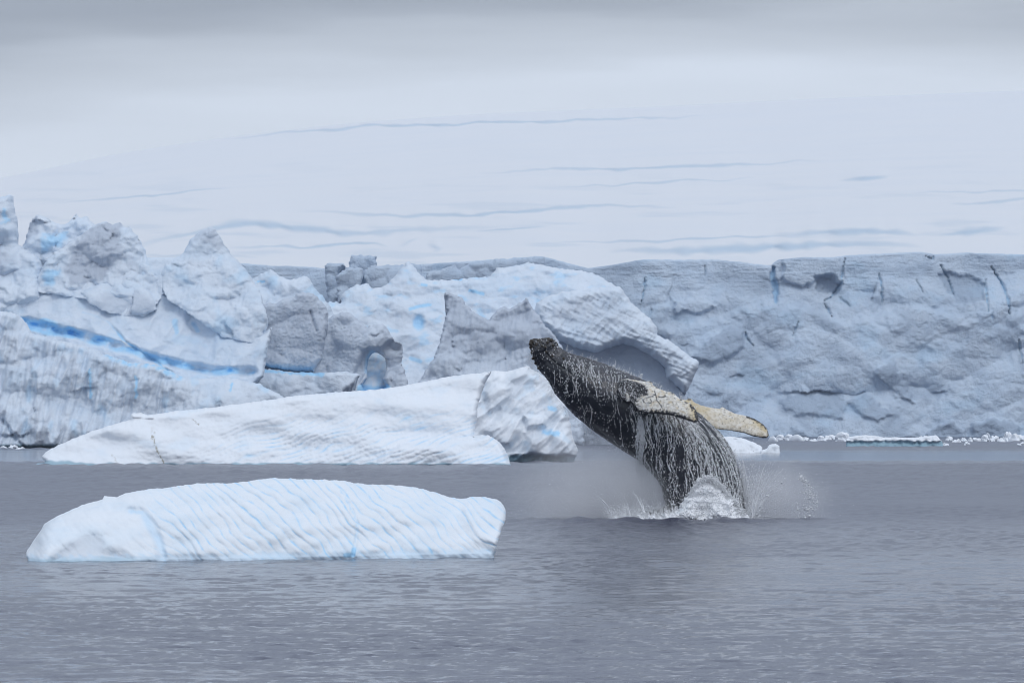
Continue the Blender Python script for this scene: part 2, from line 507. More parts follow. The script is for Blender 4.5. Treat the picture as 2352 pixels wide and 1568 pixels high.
BLOCKS = [(Z4([(1880, 1060), (1930, 1020), (2010, 995), (2040, 1030), (2075, 1080), (1880, 1085)]), 3.0, 3.0),
          (Z4([(1190, 1075), (1240, 1015), (1300, 1040), (1330, 1080)]), 2.5, 3.0), (Z4([(2100, 1010), (2180, 990), (2300, 1000), (2352, 1080), (2090, 1080)]), 2.5, 5.0),
          (Z4([(760, 690), (860, 600), (960, 540), (1020, 560), (1010, 640), (930, 700), (850, 720)]), 3.0, 8.0),
          (Z4([(1640, 740), (1720, 700), (1800, 860), (1830, 910), (1700, 840), (1660, 800)]), 2.5, 6.0),
          (Z4([(1360, 300), (1440, 288), (1490, 320), (1460, 390), (1380, 360)]), -3.0, 4.0),
          (Z4([(1950, 280), (2050, 285), (2150, 310), (2180, 340), (2170, 430), (2050, 430), (1990, 340)]), -2.5, 6.0),
          (Z4([(1500, 900), (1600, 880), (1720, 960), (1640, 1000), (1560, 960)]), 2.0, 6.0),
          (Z4([(680, 420), (800, 400), (880, 440), (820, 480), (690, 470)]), 2.5, 5.0),
          (Z4([(1210, 200), (1480, 195), (1500, 330), (1400, 300), (1300, 350), (1210, 320)]), 3.0, 4.0),
          (Z4([(2350, 370), (2200, 440), (2090, 520), (2000, 470), (1880, 440), (1700, 470), (1500, 520), (1300, 440), (1180, 420), (900, 500), (640, 560), (600, 700), (700, 1100), (2400, 1100)]), 3.5, 16.0),
          (Z4([(1180, 900), (1300, 850), (1500, 900), (1480, 980), (1250, 960)]), 2.0, 8.0)]
def cliff_field(U, V, d):
    h = V - cliff_top(U)
    wu = U + 16 * fbm(U / 60, V / 60, 3, 3); wv = V + 12 * fbm(U / 60, V / 60, 3, 8)
    f = 2.5 * fbm(U / 260, V / 300, 2, 1)
    low = sstep(45, 110, h + 12 * perlin(U / 50, V / 50, 2))
    f = f + (1.0 + 1.9 * low) * facets(wu / 120 + wv / 300, wv / 90, 3, 1.4) + (0.4 + 0.35 * low) * facets(wu / 44, wv / 36, 5, 1.3)
    f = f + low * (0.10 * facets(wu / 15, wv / 11, 8, 1.3) + 0.16 * ridged((wu + wv * 0.6) / 46, (wv - wu * 0.3) / 40, 4, 12))
    f = f + (1 - low) * 0.20 * perlin(U / 240, (V + 6 * perlin(U / 90, V / 300, 5)) / 2.6, 14) * sstep(2, 8, h)
    f = f + 0.08 * fbm(U / 7, V / 6, 3, 21)
    for line, w, dep, b in CREV:
        dd, t = line_dist(U + 2.5 * perlin(U / 9, V / 9, 7), V, line)
        ww = w * (0.35 + 0.65 * np.sin(np.pi * np.clip(t, 0.05, 0.95)))
        f = f - 0.5 * dep * (1 - sstep(ww * 0.4, ww * 1.2, dd))
    for p, a, sft in BLOCKS:
        f = f + 0.6 * block(U + 7 * fbm(U / 25, V / 25, 3, 40), V + 6 * fbm(U / 25, V / 25, 3, 44), p, a, sft)
    return f * 0.8
def cliff_blue(U, V, d):
    b = 0.16 * sstep(-0.1, 0.9, fbm(U / 120, V / 70, 4, 17))
    for line, w, dep, bb in CREV:
        dd, t = line_dist(U + 2.5 * perlin(U / 9, V / 9, 7), V, line)
        ww = w * (0.35 + 0.65 * np.sin(np.pi * np.clip(t, 0.05, 0.95)))
        b = np.maximum(b, 0.5 * bb * (1 - sstep(ww * 0.4, ww * 1.2, dd)))
    return b
def cliff_tone(U, V, d):
    a = 0.75 * sstep(-0.2, 0.7, fbm(U / 150, V / 60, 3, 19)) * (1 - 0.6 * sstep(40, 90, V - cliff_top(U))) + 0.15
    for i in (0, 1, 2, 3, 4, 5, 6, 7, 11):       # slabs with a greyer tone
        a = a + block(U + 9 * fbm(U / 25, V / 25, 3, 40), V + 8 * fbm(U / 25, V / 25, 3, 44), BLOCKS[i][0], 0.8, 4)
    return a + 0.5 * sstep(0.1, 0.7, fbm((U + V) / 110, (V - U * 0.5) / 60, 3, 50)) * sstep(60, 140, V - cliff_top(U))
cliff_poly = [p for p in CLIFF_TOP if -300 <= p[0] <= 2800]
cliff_poly = [(-300, 625)] + cliff_poly + [(2800, 587), (2800, 1012), (-300, 1012)]
cliff = empty('ice_cliff', (0, 1124, 0), 'long grey blue glacier front with cracked vertical face along the far water', 'ice cliff')
layer('cliff_face', cliff_poly, 1124, M_far, cliff, cliff_field, step=2.6, lean=0.30, rnd=5, rnd_m=1.2, thick=9, rough=1.0, wl=20, seed=2,
      blue=cliff_blue, tone=cliff_tone, bshrink=0.97)
def strata(U, V, d):
    return 0.08 * perlin(U / 140, (V + 3 * perlin(U / 40, V / 80, 5)) / 2.8, 14) + 1.2 * facets(U / 34, V / 30, 5, 1.3)
for nm, pl, yy, sd in (('strata_block', Z3([(718, 235), (735, 222), (830, 222), (840, 240), (800, 260), (790, 330), (805, 400), (800, 520), (745, 520), (735, 440), (722, 340)]), 1118, 3),
                       ('strata_block', Z3([(785, 300), (830, 262), (880, 245), (940, 250), (950, 300), (935, 345), (930, 420), (800, 470)]), 1110, 4),
                       ('strata_block', Z3([(950, 262), (1000, 240), (1080, 236), (1150, 232), (1300, 228), (1330, 420), (980, 420), (960, 330)]), 1114, 5),
                       ('snow_block', Z3([(868, 200), (880, 168), (960, 175), (1030, 180), (1040, 300), (860, 300), (862, 250)]), 1121, 6),
                       ('ice_block', Z3([(1330, 330), (1350, 275), (1420, 262), (1480, 240), (1510, 235), (1540, 260), (1600, 220), (1660, 215), (1780, 196), (1960, 186), (2060, 178), (2060, 420), (1340, 420)]), 1112, 7)):
    layer(nm, pl, yy, M_far, cliff, strata, step=2.4, lean=0.25, rnd=9, rnd_m=1.2, thick=5, rough=3.0, wl=12, seed=sd,
          tone=lambda U, V, d: 0.45 + 0 * U, bshrink=0.9)

# ------------------------------------------------------------------ far left jagged iceberg
bergA = empty('jagged_iceberg', (-45, 716, 0), 'huge jagged iceberg with broken peaks and a bright blue slanting crack', 'iceberg')
def rubble(a, s, seed, warp=10, fl=0.0, g=1.0):
    def fn(U, V, d):
        wu = U + warp * fbm(U / 40, V / 40, 3, seed + 1); wv = V + warp * fbm(U / 40, V / 40, 3, seed + 5)
        f = a * (0.8 * facets(wu / s, wv / (s * 0.75), seed, 1.3) + g * 0.20 * facets(wu / (s * 0.4), wv / (s * 0.3), seed + 2, 1.3)
                 + g * 0.04 * facets(wu / (s * 0.16), wv / (s * 0.13), seed + 4, 1.3)) + a * 0.05 * fbm(U / 14, V / 12, 3, seed + 9)
        f = f + a * 1.1 * fbm(U / (s * 2.4), V / (s * 1.8), 2, seed + 12)
        if fl:
            f = f + fl * ridged((U + 0.15 * V) / 13, V / 75, 3, seed + 7)
        return f
    return fn
def no(U, V, d): return 0 * U
# grey patches paint shading on steep ice; blue ones are its own colour
def patch(poly, amt, soft=14, wob=9):
    def fn(U, V, d):
        return block(U + wob * fbm(U / 22, V / 22, 3, 61), V + wob * fbm(U / 22, V / 22, 3, 67), poly, amt, soft)
    return fn
BAND = Z2([(120, 770), (300, 815), (450, 845), (600, 892), (720, 930), (850, 975), (1000, 1012), (1200, 1052), (1420, 1052)])
CRACK = Z2([(450, 715), (520, 735), (600, 772), (640, 820), (700, 885), (780, 935), (860, 990), (960, 1060)])
def bowl_field(U, V, d):
    f = rubble(0.9, 120, 21, 20)(U, V, d) + 0.8 * ridged((U + V * 0.8) / 110, (V - U * 0.9) / 160, 2, 6)
    f = f - 0.8 * np.exp(-((U - 400 - 0.3 * (V - 700)) / 60) ** 2)
    dd, t = line_dist(U, V + 3 * perlin(U / 12, V / 12, 3), BAND)
    f = f - 1.8 * (1 - sstep(3, 15, dd)) * (0.7 + 0.5 * perlin(U / 34, V / 30, 8))
    dd, t = line_dist(U + 2 * perlin(U / 9, V / 9, 1), V, CRACK)
    return f - 0.5 * (1 - sstep(1.0, 5, dd)) * sstep(0.1, 0.6, t)
def bowl_blue(U, V, d):
    n = fbm(U / 42, V / 26, 4, 33)
    dd, t = line_dist(U, V + 4 * n, BAND)
    w = (15 - 8 * t) * (0.8 + 0.5 * perlin(U / 45, V / 60, 12))
    b = (1 - sstep(0, w * 1.7, dd)) ** 0.8 * (0.62 + 0.65 * n)
    dd, t = line_dist(U, V, Z2([(140, 800), (260, 835), (400, 850)]))
    b = np.maximum(b, 0.7 * (1 - sstep(0, 11, dd)) * (0.8 + 0.5 * n))
    dd, t = line_dist(U + 2 * perlin(U / 9, V / 9, 1), V, CRACK)
    b = np.maximum(b, (1 - sstep(0.3, 4.0 - 1.5 * t, dd)) * (0.25 + 0.65 * sstep(0.2, 0.75, t)) * (0.75 + 0.5 * perlin(U / 14, V / 14, 6)))
    d2, t = line_dist(U + 4 * n, V + 4 * n, Z2([(970, 760), (985, 830)])); b = np.maximum(b, 0.35 * (1 - sstep(3, 9, d2)))
    d2, t = line_dist(U + 4 * n, V + 4 * n, Z2([(1075, 780), (1100, 820)])); b = np.maximum(b, 0.3 * (1 - sstep(3, 8, d2)))
    d2, t = line_dist(U, V, Z2([(1348, 850), (1352, 858)])); b = np.maximum(b, 0.9 * (1 - sstep(1, 4, d2)))
    return np.maximum(b, 0.18 * sstep(0.0, 0.9, fbm(U / 70, V / 50, 3, 45)))
layer('snow_bowl', Z2([(-700, 560), (60, 560), (225, 540), (450, 590), (620, 600), (740, 560), (790, 400), (870, 396), (960, 400), (1000, 600), (1100, 720), (1300, 830), (1450, 850), (1520, 800), (1480, 1080), (1400, 1150), (600, 1150), (100, 900), (-700, 850)]),
      724, M_berg, bergA, bowl_field, lean=0.55, ground=6, rnd=8, rnd_m=1.5, thick=14, seed=11, blue=bowl_blue)
layer('spire', Z2([(-700, 300), (-300, 250), (-160, 200), (-90, 120), (-40, 66), (0, 55), (20, 45), (45, 52), (50, 90), (58, 140), (70, 200), (72, 260), (68, 320), (110, 350), (200, 410), (225, 480), (230, 640), (-100, 800), (-700, 800)]),
      729, M_berg, bergA, rubble(1.6, 60, 31, g=1.5), lean=0.25, ground=10, rnd=16, rnd_m=3, thick=10, seed=12, rough=3,
      blue=patch(Z2([(0, 140), (30, 150), (30, 210), (0, 220)]), 0.4, 5), tone=patch(Z2([(-100, 380), (60, 400), (50, 520), (-100, 500)]), 0.5))
layer('peak', Z2([(110, 360), (135, 300), (140, 240), (150, 205), (190, 160), (240, 180), (300, 215), (355, 215), (395, 180), (410, 152), (425, 180), (465, 168), (500, 200), (530, 230), (600, 320), (500, 560), (225, 500)]),
      736, M_berg, bergA, rubble(1.5, 45, 41, g=1.6), lean=0.2, ground=12, rnd=12, rnd_m=2.2, thick=9, seed=13, rough=2.6,
      blue=patch(Z2([(230, 290), (380, 270), (340, 340), (230, 380)]), 0.4, 10), tone=patch(Z2([(130, 180), (200, 170), (210, 280), (130, 330)]), 0.8, 6))
layer('peak', Z2([(170, 600), (190, 540), (225, 450), (280, 380), (350, 330), (430, 270), (512, 215), (545, 200), (570, 192), (600, 215), (650, 200), (670, 225), (710, 235), (760, 290), (800, 380), (840, 480), (920, 600), (860, 700), (620, 660), (450, 640), (300, 615), (230, 610)]),
      727.5, M_berg, bergA, rubble(1.5, 62, 51, fl=0.15, g=1.8), foot=True, lean=0.42, ground=12, rnd=22, rnd_m=2.5, thick=12, seed=14, rough=3,
      blue=patch(Z2([(230, 480), (330, 470), (300, 560), (230, 570)]), 0.4, 10),
      tone=patch(Z2([(350, 500), (370, 420), (410, 350), (430, 270), (500, 230), (570, 195), (660, 210), (650, 300), (700, 400), (650, 420), (560, 540), (400, 560)]), 1.0, 8))
layer('peak', Z2([(860, 520), (900, 430), (960, 400), (1010, 372), (1040, 300), (1090, 250), (1155, 222), (1190, 240), (1230, 310), (1270, 370), (1330, 430), (1390, 500), (1450, 590), (1500, 760), (1460, 900), (1250, 860), (1050, 720), (930, 640)]),
      725.5, M_berg, bergA, rubble(1.2, 75, 61, 16, fl=0.1, g=1.7), foot=True, lean=0.5, ground=10, rnd=26, rnd_m=3, thick=12, seed=15,
      tone=patch(Z2([(1040, 300), (1155, 222), (1200, 260), (1260, 360), (1180, 340), (1100, 310)]), 0.6, 8),
      blue=lambda U, V, d: 0.2 * sstep(0, 0.8, fbm(U / 60, V / 60, 3, 71)))
layer('snow_ledge', Z2([(430, 600), (560, 545), (700, 520), (790, 560), (850, 620), (880, 700), (800, 740), (700, 740), (600, 720), (500, 670)]),
      727, M_berg, bergA, rubble(0.9, 60, 66, 8), foot=True, lean=0.5, ground=14, rnd=18, rnd_m=2.0, thick=12, seed=17,
      tone=patch(Z2([(520, 640), (640, 590), (800, 600), (880, 700), (740, 760), (560, 720)]), 0.55, 8))
def wall_field(U, V, d):
    left = 1 - sstep(330, 520, U)
    f = rubble(1.2, 70, 71, 12)(U, V, d) + left * 0.8 * ridged((U + 0.2 * V) / 26, V / 110, 2, 77)
    dd, t = line_dist(U + 3 * perlin(U / 15, V / 15, 2), V, Z2([(20, 1330), (60, 1400), (150, 1490)]))
    f = f - 0.6 * (1 - sstep(2, 6, dd))
    dd, t = line_dist(U, V, CRACK)
    return f - 0.9 * (1 - sstep(2, 7, dd)) - 1.5 * sstep(1460, 1500, (V - 423.4) / 0.408)
def wall_tone(U, V, d):
    n = ridged((U + 0.2 * V) / 20, V / 130, 3, 78) / 1.9
    left = 1 - sstep(300, 420, U + 30 * perlin(V / 40, U / 60, 3))
    return left * 0.75 * sstep(0.5, 1.05, n + 0.15 * perlin(U / 60, V / 60, 5)) * sstep(780, 880, (V - 423.4) / 0.408 - 0.35 * U) + 0.25 * sstep(0.3, 0.9, fbm(U / 50, V / 50, 3, 2))
def wall_blue(U, V, d):
    dd, t = line_dist(U, V, Z2([(1000, 1080), (860, 1010), (720, 1000), (600, 960)]))
    b = 0.55 * (1 - sstep(2, 18, dd)) * (0.6 + 0.6 * fbm(U / 12, V / 12, 3, 5))
    for a, c in (((1300, 1120), (1290, 1160)), ((760, 1080), (765, 1200)), ((500, 1040), (505, 1200))):
        dd, t = line_dist(U + 3 * perlin(U / 9, V / 9, 2), V, Z2([a, c])); b = np.maximum(b, 0.5 * (1 - sstep(1, 5, dd)))
    return np.maximum(b, 0.22 * sstep(0.1, 0.8, fbm(U / 45, V / 60, 3, 15)))
layer('lower_wall', Z2([(-700, 700), (-200, 695), (30, 712), (80, 735), (120, 780), (145, 830), (300, 872), (450, 902), (600, 962), (720, 1000), (860, 1012), (1000, 1075), (1120, 1090), (1280, 1085), (1450, 1120), (1600, 1200), (1700, 1516), (-700, 1516)]),
      711, M_berg, bergA, wall_field, lean=0.42, rnd=12, rnd_m=2.0, thick=16, seed=16, blue=wall_blue, tone=wall_tone,
      wet=lambda U, V, d: 0.8 * sstep(1017, 1024, V + 3 * perlin(U / 20, V / 20, 3)))

# ------------------------------------------------------------------ arched iceberg in the centre
bergB = empty('arched_iceberg', (-25, 742, 0), 'grey broken iceberg with a small round arch showing pale blue ice through it', 'iceberg')
layer('blue_knob', Z3([(60, 520), (150, 400), (215, 335), (270, 310), (290, 300), (340, 275), (380, 255), (420, 280), (460, 310), (510, 325), (560, 305), (600, 298), (640, 350), (690, 410), (735, 460), (790, 560), (800, 1000), (60, 1000)]),
      754, M_berg, bergB, rubble(1.5, 60, 81, 12), lean=0.45, ground=8, rnd=16, rnd_m=3, thick=10, seed=21, rough=3,
      blue=lambda U, V, d: np.maximum.reduce([patch(Z3([(215, 490), (225, 400), (250, 355), (300, 350), (285, 420), (250, 480)]), 0.6, 4)(U, V, d), patch(Z3([(300, 340), (340, 320), (350, 345), (320, 360)]), 0.5, 3)(U, V, d),
                                               patch(Z3([(640, 340), (720, 430), (740, 470), (690, 420)]), 0.4, 4)(U, V, d), 0.22 * sstep(0, 0.8, fbm(U / 50, V / 50, 3, 24))]))
fine = lambda a, s, seed: (lambda U, V, d: rubble(a, s, seed, 6)(U, V, d) + 0.12 * fbm(U / 5, V / 4, 4, seed))
layer('grey_boulder', Z3([(150, 760), (220, 690), (270, 640), (285, 600), (330, 520), (345, 480), (380, 465), (420, 470), (480, 440), (530, 430), (550, 408), (600, 404), (640, 405), (700, 450), (735, 500), (738, 600), (720, 700), (700, 800), (650, 880), (500, 880), (330, 850), (200, 805), (140, 785)]),
      737, M_berg, bergB, lambda U, V, d: fine(0.8, 60, 91)(U, V, d) - 1.2 * sstep(815, 870, V * 1.0 + 0.0 * U) - 0.5 * (1 - sstep(1, 4, line_dist(U, V, Z3([(635, 520), (660, 600), (675, 640)]))[0])),
      lean=0.12, ground=6, rnd=9, rnd_m=1.8, thick=11, seed=22, rough=2.6, wl=9,
      tone=lambda U, V, d: 0.95 - 0.35 * sstep(-0.2, 0.8, fbm(U / 40, V / 40, 3, 7)),
      blue=lambda U, V, d: 0.22 * (1 - sstep(2, 18, line_dist(U, V, Z3([(140, 785), (330, 850), (500, 870), (900, 890)]))[0])))
layer('arch', Z3([(560, 880), (620, 780), (700, 650), (740, 560), (830, 520), (880, 530), (930, 575), (975, 610), (1010, 598), (1060, 596), (1090, 605), (1110, 640), (1150, 700), (1190, 720), (1193, 780), (1180, 830), (1215, 900), (1230, 1000), (1260, 1385), (600, 1385)]),
      742, M_berg, bergB, lambda U, V, d: fine(1.1, 50, 101)(U, V, d) + block(U, V, Z3([(960, 760), (1000, 740), (1060, 745), (1130, 690), (1200, 720), (1190, 850), (1100, 880), (1090, 800), (1040, 770), (985, 800), (975, 880), (930, 960), (900, 900)]), -1.6, 5),
      lean=0.16, ground=6, rnd=9, rnd_m=1.2, thick=2.5, seed=23, rough=2.6, wl=9,
      hole=Z3([(975, 860), (985, 800), (1010, 768), (1045, 768), (1085, 800), (1096, 850), (1085, 900), (1070, 930), (1098, 975), (1050, 1000), (960, 1000), (945, 965), (978, 920)]),
      tone=lambda U, V, d: 0.85 - 0.5 * sstep(-0.2, 0.8, fbm(U / 40, V / 40, 3, 9)),
      blue=lambda U, V, d: 0.75 * (1 - sstep(3, 14, line_dist(U, V, Z3([(945, 985), (1000, 1005), (1098, 985)]))[0])) + 0.35 * (1 - sstep(2, 12, line_dist(U, V, Z3([(978, 880), (985, 800), (1010, 768)]))[0])))
layer('arch_backing', Z3([(930, 780), (970, 735), (1060, 725), (1110, 780), (1120, 900), (1130, 1385), (900, 1385)]), 746.2, M_mid, bergB, rubble(0.5, 26, 111, 6), lean=1.0, ground=8, rnd=8, rnd_m=1, thick=3, seed=25,
      blue=lambda U, V, d: 0.22 + 0.5 * sstep(880, 900, V) + 0.15 * fbm(U / 12, V / 12, 3, 8))
layer('lower_ledge', Z3([(-300, 940), (60, 880), (180, 845), (330, 862), (500, 885), (700, 890), (860, 880), (930, 905), (900, 960), (840, 1000), (790, 1050), (760, 1385), (-400, 1385)]),
      733, M_berg, bergB, rubble(0.9, 50, 121, 10), lean=0.5, ground=3, rnd=8, rnd_m=1.2, thick=13, seed=26, rough=2.5,
      tone=lambda U, V, d: 0.5 * sstep(-0.3, 0.6, fbm(U / 60, V / 40, 3, 29)), blue=lambda U, V, d: np.maximum(0.7 * (1 - sstep(2, 12, line_dist(U, V + 4 * perlin(U / 10, V / 20, 3), Z3([(0, 860), (180, 845), (330, 862), (700, 893)]))[0])), 0.7 * (1 - sstep(1, 5, line_dist(U, V, Z3([(160, 950), (150, 985)]))[0]))))

# ------------------------------------------------------------------ domed iceberg behind
bergC = empty('domed_iceberg', (15, 795, 0), 'white domed iceberg with a smooth overhanging shoulder and dark grey hollow beneath it', 'iceberg')
def cmain_field(U, V, d):
    top = sstep(80, 0, V - 600)
    f = rubble(0.9, 60, 131, 14)(U, V, d) + 0.5 * ridged(U / 120, V / 60, 2, 18)
    f = f - 1.0 * (1 - sstep(4, 20, np.hypot(U - 960, (V - 738) * 0.7)))
    return f
layer('snow_body', Z3([(600, 600), (700, 475), (730, 445), (800, 452), (810, 400), (860, 360), (900, 340), (970, 335), (1000, 365), (1080, 350), (1130, 290), (1190, 215), (1220, 195), (1250, 230), (1300, 290), (1330, 312), (1500, 312), (1560, 302), (1720, 290), (1760, 240), (1850, 225), (1900, 215), (1960, 203), (2040, 215), (2150, 240)])
      + Z4([(270, 262), (340, 290), (420, 345), (475, 430), (550, 500), (585, 545), (580, 600), (560, 640), (640, 740), (735, 880), (790, 960), (810, 1170)]) + Z3([(600, 1385)]),
      801, M_berg, bergC, cmain_field, lean=0.75, ground=4, rnd=16, rnd_m=4, thick=16, seed=31, rough=3, wl=12,
      blue=lambda U, V, d: np.maximum.reduce([0.42 * (1 - sstep(7, 20, np.hypot(U - 960 + 3 * perlin(U / 8, V / 8, 2), (V - 738) * 0.7))), 0.28 * sstep(0.0, 0.8, fbm(U / 45, V / 22, 4, 35)),
          0.5 * (1 - sstep(1, 7, line_dist(U + 4 * perlin(U / 8, V / 8, 1), V, Z3([(1230, 500), (1290, 480), (1350, 470)]))[0])),
          0.55 * (1 - sstep(1, 6, line_dist(U + 6 * perlin(U / 8, V / 8, 1), V, Z3([(1600, 380), (1650, 395), (1680, 405)]))[0])),
          0.5 * (1 - sstep(1, 6, line_dist(U + 6 * perlin(U / 8, V / 8, 1), V, Z3([(1300, 345), (1335, 350)]))[0])),
          0.9 * (1 - sstep(2, 7, line_dist(U, V, Z3([(1500, 300), (1540, 306)]))[0])),
          0.4 * (1 - sstep(2, 8, line_dist(U, V, Z3([(1240, 800), (1300, 820)]))[0]))]))
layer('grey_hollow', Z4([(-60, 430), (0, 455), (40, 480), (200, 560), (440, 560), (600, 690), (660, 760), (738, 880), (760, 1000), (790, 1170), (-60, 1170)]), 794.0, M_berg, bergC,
      rubble(0.8, 70, 141, 10), lean=0.30, ground=5, rnd=6, rnd_m=1, thick=8, seed=32, tone=lambda U, V, d: 0.9 + 0 * U)  # part of the shade under the shoulder is put into this grey
def cap_field(U, V, d):
    f = 0.5 * fbm(U / 60, V / 60, 3, 5)
    f = f + 0.25 * ridged((U * 0.9 + V * 0.6) / 16, (V - U * 0.5) / 60, 3, 9) + 0.25 * ridged((U * 0.5 - V) / 13, (U + V) / 70, 3, 14)
    return f + 0.35 * facets(U / 30, V / 24, 9, 1.2)
layer('overhanging_shoulder', Z4([(5, 470), (20, 430), (60, 400), (150, 372), (280, 360), (380, 340), (430, 350), (478, 425), (556, 495), (600, 540), (602, 580), (680, 620), (740, 670), (800, 710), (796, 740), (760, 820), (735, 868), (690, 830), (645, 780), (640, 740), (600, 700), (560, 670), (500, 640), (440, 620), (390, 635), (300, 665), (200, 640), (130, 610), (60, 550), (20, 500)]),
      791.5, M_berg, bergC, cap_field, lean=0.42, ground=15, rnd=16, rnd_m=4.5, thick=12, seed=33, rough=2.2,
      tone=patch(Z4([(90, 470), (150, 410), (280, 395), (420, 420), (470, 500), (330, 560), (200, 540), (120, 520)]), 0.3, 12))
layer('grey_fangs', Z3([(1440, 420), (1450, 402), (1465, 398), (1500, 405), (1530, 430), (1550, 420), (1570, 470), (1640, 530), (1715, 570), (1770, 500), (1810, 480), (1840, 500), (1890, 470), (1950, 430), (1970, 480), (2020, 540), (2060, 600), (2130, 680), (2260, 900), (2300, 1385), (1250, 1385), (1290, 940), (1340, 860), (1380, 800), (1420, 700), (1440, 600), (1460, 520)]),
      781, M_berg, bergC, rubble(1.2, 55, 151, 10, fl=0.25), lean=0.42, ground=3, rnd=7, rnd_m=1.6, thick=8, seed=34, rough=2.4, wl=9,
      tone=lambda U, V, d: 1.0 - 0.45 * sstep(770, 840, V + 14 * fbm(U / 25, V / 25, 3, 4)))

# ------------------------------------------------------------------ long ramp-shaped iceberg
ramp = empty('ramp_iceberg', (-18, 462, 0), 'long low white iceberg sloping like a ramp up to a grey faceted block', 'iceberg')
RTOP = [(90, 1049), (96, 1040), (112, 1029), (150, 1011), (200, 991), (250, 975), (291, 963), (292, 950), (310, 946), (325, 953), (345, 951), (400, 943), (480, 935), (590, 920), (670, 908), (770, 899), (830, 895), (860, 893), (900, 888), (940, 881), (962, 877), (1030, 862), (1100, 855), (1128, 850)]
rt = np.array(RTOP)
def ramp_field(U, V, d):
    top = np.interp(U, rt[:, 0], rt[:, 1]); t = np.clip((V - top) / (1067 - top), 0, 1)
    ph = (V * 1.0 + U * 0.36 + 16 * perlin(U / 120, V / 60, 3)) / 13.0 + 0.5 * perlin(U / 60, V / 30, 8)
    gro = np.abs(np.sin(ph * np.pi)) ** 0.7
    am = sstep(380, 560, U) * (0.25 + 0.75 * sstep(0.15, 0.6, t)) * (1 - 0.75 * block(U, V, Z3([(900, 900), (1600, 880), (1600, 1270), (1250, 1290), (1000, 1180)]), 1, 20))
    f = 0.10 * am * gro + 0.05 * sstep(0.2, 0.6, t) * am * fbm(U / 9, V / 7, 3, 5) + 0.07 * fbm(U / 20, V / 12, 4, 9)
    f = f + 1.0 * fbm(U / 200, V / 70, 2, 12)
    f = f + 1.6 * block(U + 4 * fbm(U / 20, V / 20, 2, 6), V, Z3([(1180, 1330), (1400, 1320), (1620, 1290), (1720, 1268), (1775, 1300), (1860, 1460), (1000, 1460), (1100, 1380)]), 1, 7)
    return f + 0.35 * (1 - sstep(2, 5, line_dist(U, V, [(300, 955), (345, 958)])[0]))
def ramp_blue(U, V, d):
    top = np.interp(U, rt[:, 0], rt[:, 1]); t = np.clip((V - top) / (1067 - top), 0, 1)
    ph = (V * 1.0 + U * 0.36 + 16 * perlin(U / 120, V / 60, 3)) / 13.0 + 0.5 * perlin(U / 60, V / 30, 8)
    gro = 1 - np.abs(np.sin(ph * np.pi)) ** 0.7
    return 0.36 * gro * sstep(400, 600, U) * sstep(0.1, 0.6, t) * (0.5 + 0.8 * fbm(U / 50, V / 20, 3, 4)) + 0.12 * sstep(0.1, 0.8, fbm(U / 90, V / 40, 3, 2))
def ramp_stain(U, V, d):
    wu = U + 3 * fbm(U / 6, V / 6, 3, 3)
    a = (1 - sstep(0.6, 1.9, line_dist(wu, V, [(347, 1000), (353, 1018), (362, 1040), (376, 1064)])[0])) * 0.75
    b = (1 - sstep(1, 7, line_dist(wu, V, [(346, 984), (349, 1004)])[0])) * 0.45 * sstep(-0.2, 0.5, fbm(U / 5, V / 5, 3, 7))
    c = (1 - sstep(0.5, 1.8, line_dist(wu, V, [(436, 962), (452, 975)])[0])) * 0.65
    e = (1 - sstep(0.5, 1.6, line_dist(wu, V, [(256, 1044), (272, 1064)])[0])) * 0.35
    return np.maximum.reduce([a, b, c, e])
layer('snow_ramp', RTOP + [(1124, 862), (1112, 880), (1103, 910), (1096, 935), (1095, 960), (1090, 985), (1087, 1003), (1105, 999), (1124, 1000), (1147, 1015), (1162, 1035), (1171, 1057), (1176, 1082), (60, 1082), (80, 1064), (100, 1062)],
      456, M_mid, ramp, ramp_field, step=2.2, lean=0.95, rnd=14, rnd_m=1.8, thick=9, rough=1.4, wl=12, seed=41, blue=ramp_blue, stain=ramp_stain,
      wet=lambda U, V, d: 0.9 * sstep(1061, 1066, V + 5 * perlin(U / 24, V / 20, 3) + 6 * (1 - sstep(120, 220, U))))
RF = [(Z3([(1700, 1240), (1800, 1150), (1900, 1170), (1930, 1250), (1850, 1330), (1760, 1330)]), 0.7, 9), (Z3([(1690, 1000), (1760, 960), (1850, 980), (1790, 1100), (1720, 1120)]), 0.5, 8),
      (Z3([(1930, 1150), (2050, 1160), (2060, 1210), (1950, 1220)]), 0.6, 6), (Z3([(1960, 1280), (2100, 1240), (2200, 1300), (2260, 1400), (1900, 1400)]), 0.8, 9)]
def blockC_field(U, V, d):
    f = 0.35 * ridged((U + V * 0.9) / 40, (U - V) / 140, 2, 5) + 0.35 * facets(U / 50, V / 40, 5, 1.2) + 0.03 * fbm(U / 10, V / 10, 3, 6)
    for p, a, s_ in RF: f = f + block(U, V, p, a, s_)
    return f - 0.8 * sstep(1040, 1052, V - 6 * perlin(U / 30, V / 30, 3)) * sstep(1160, 1180, U)
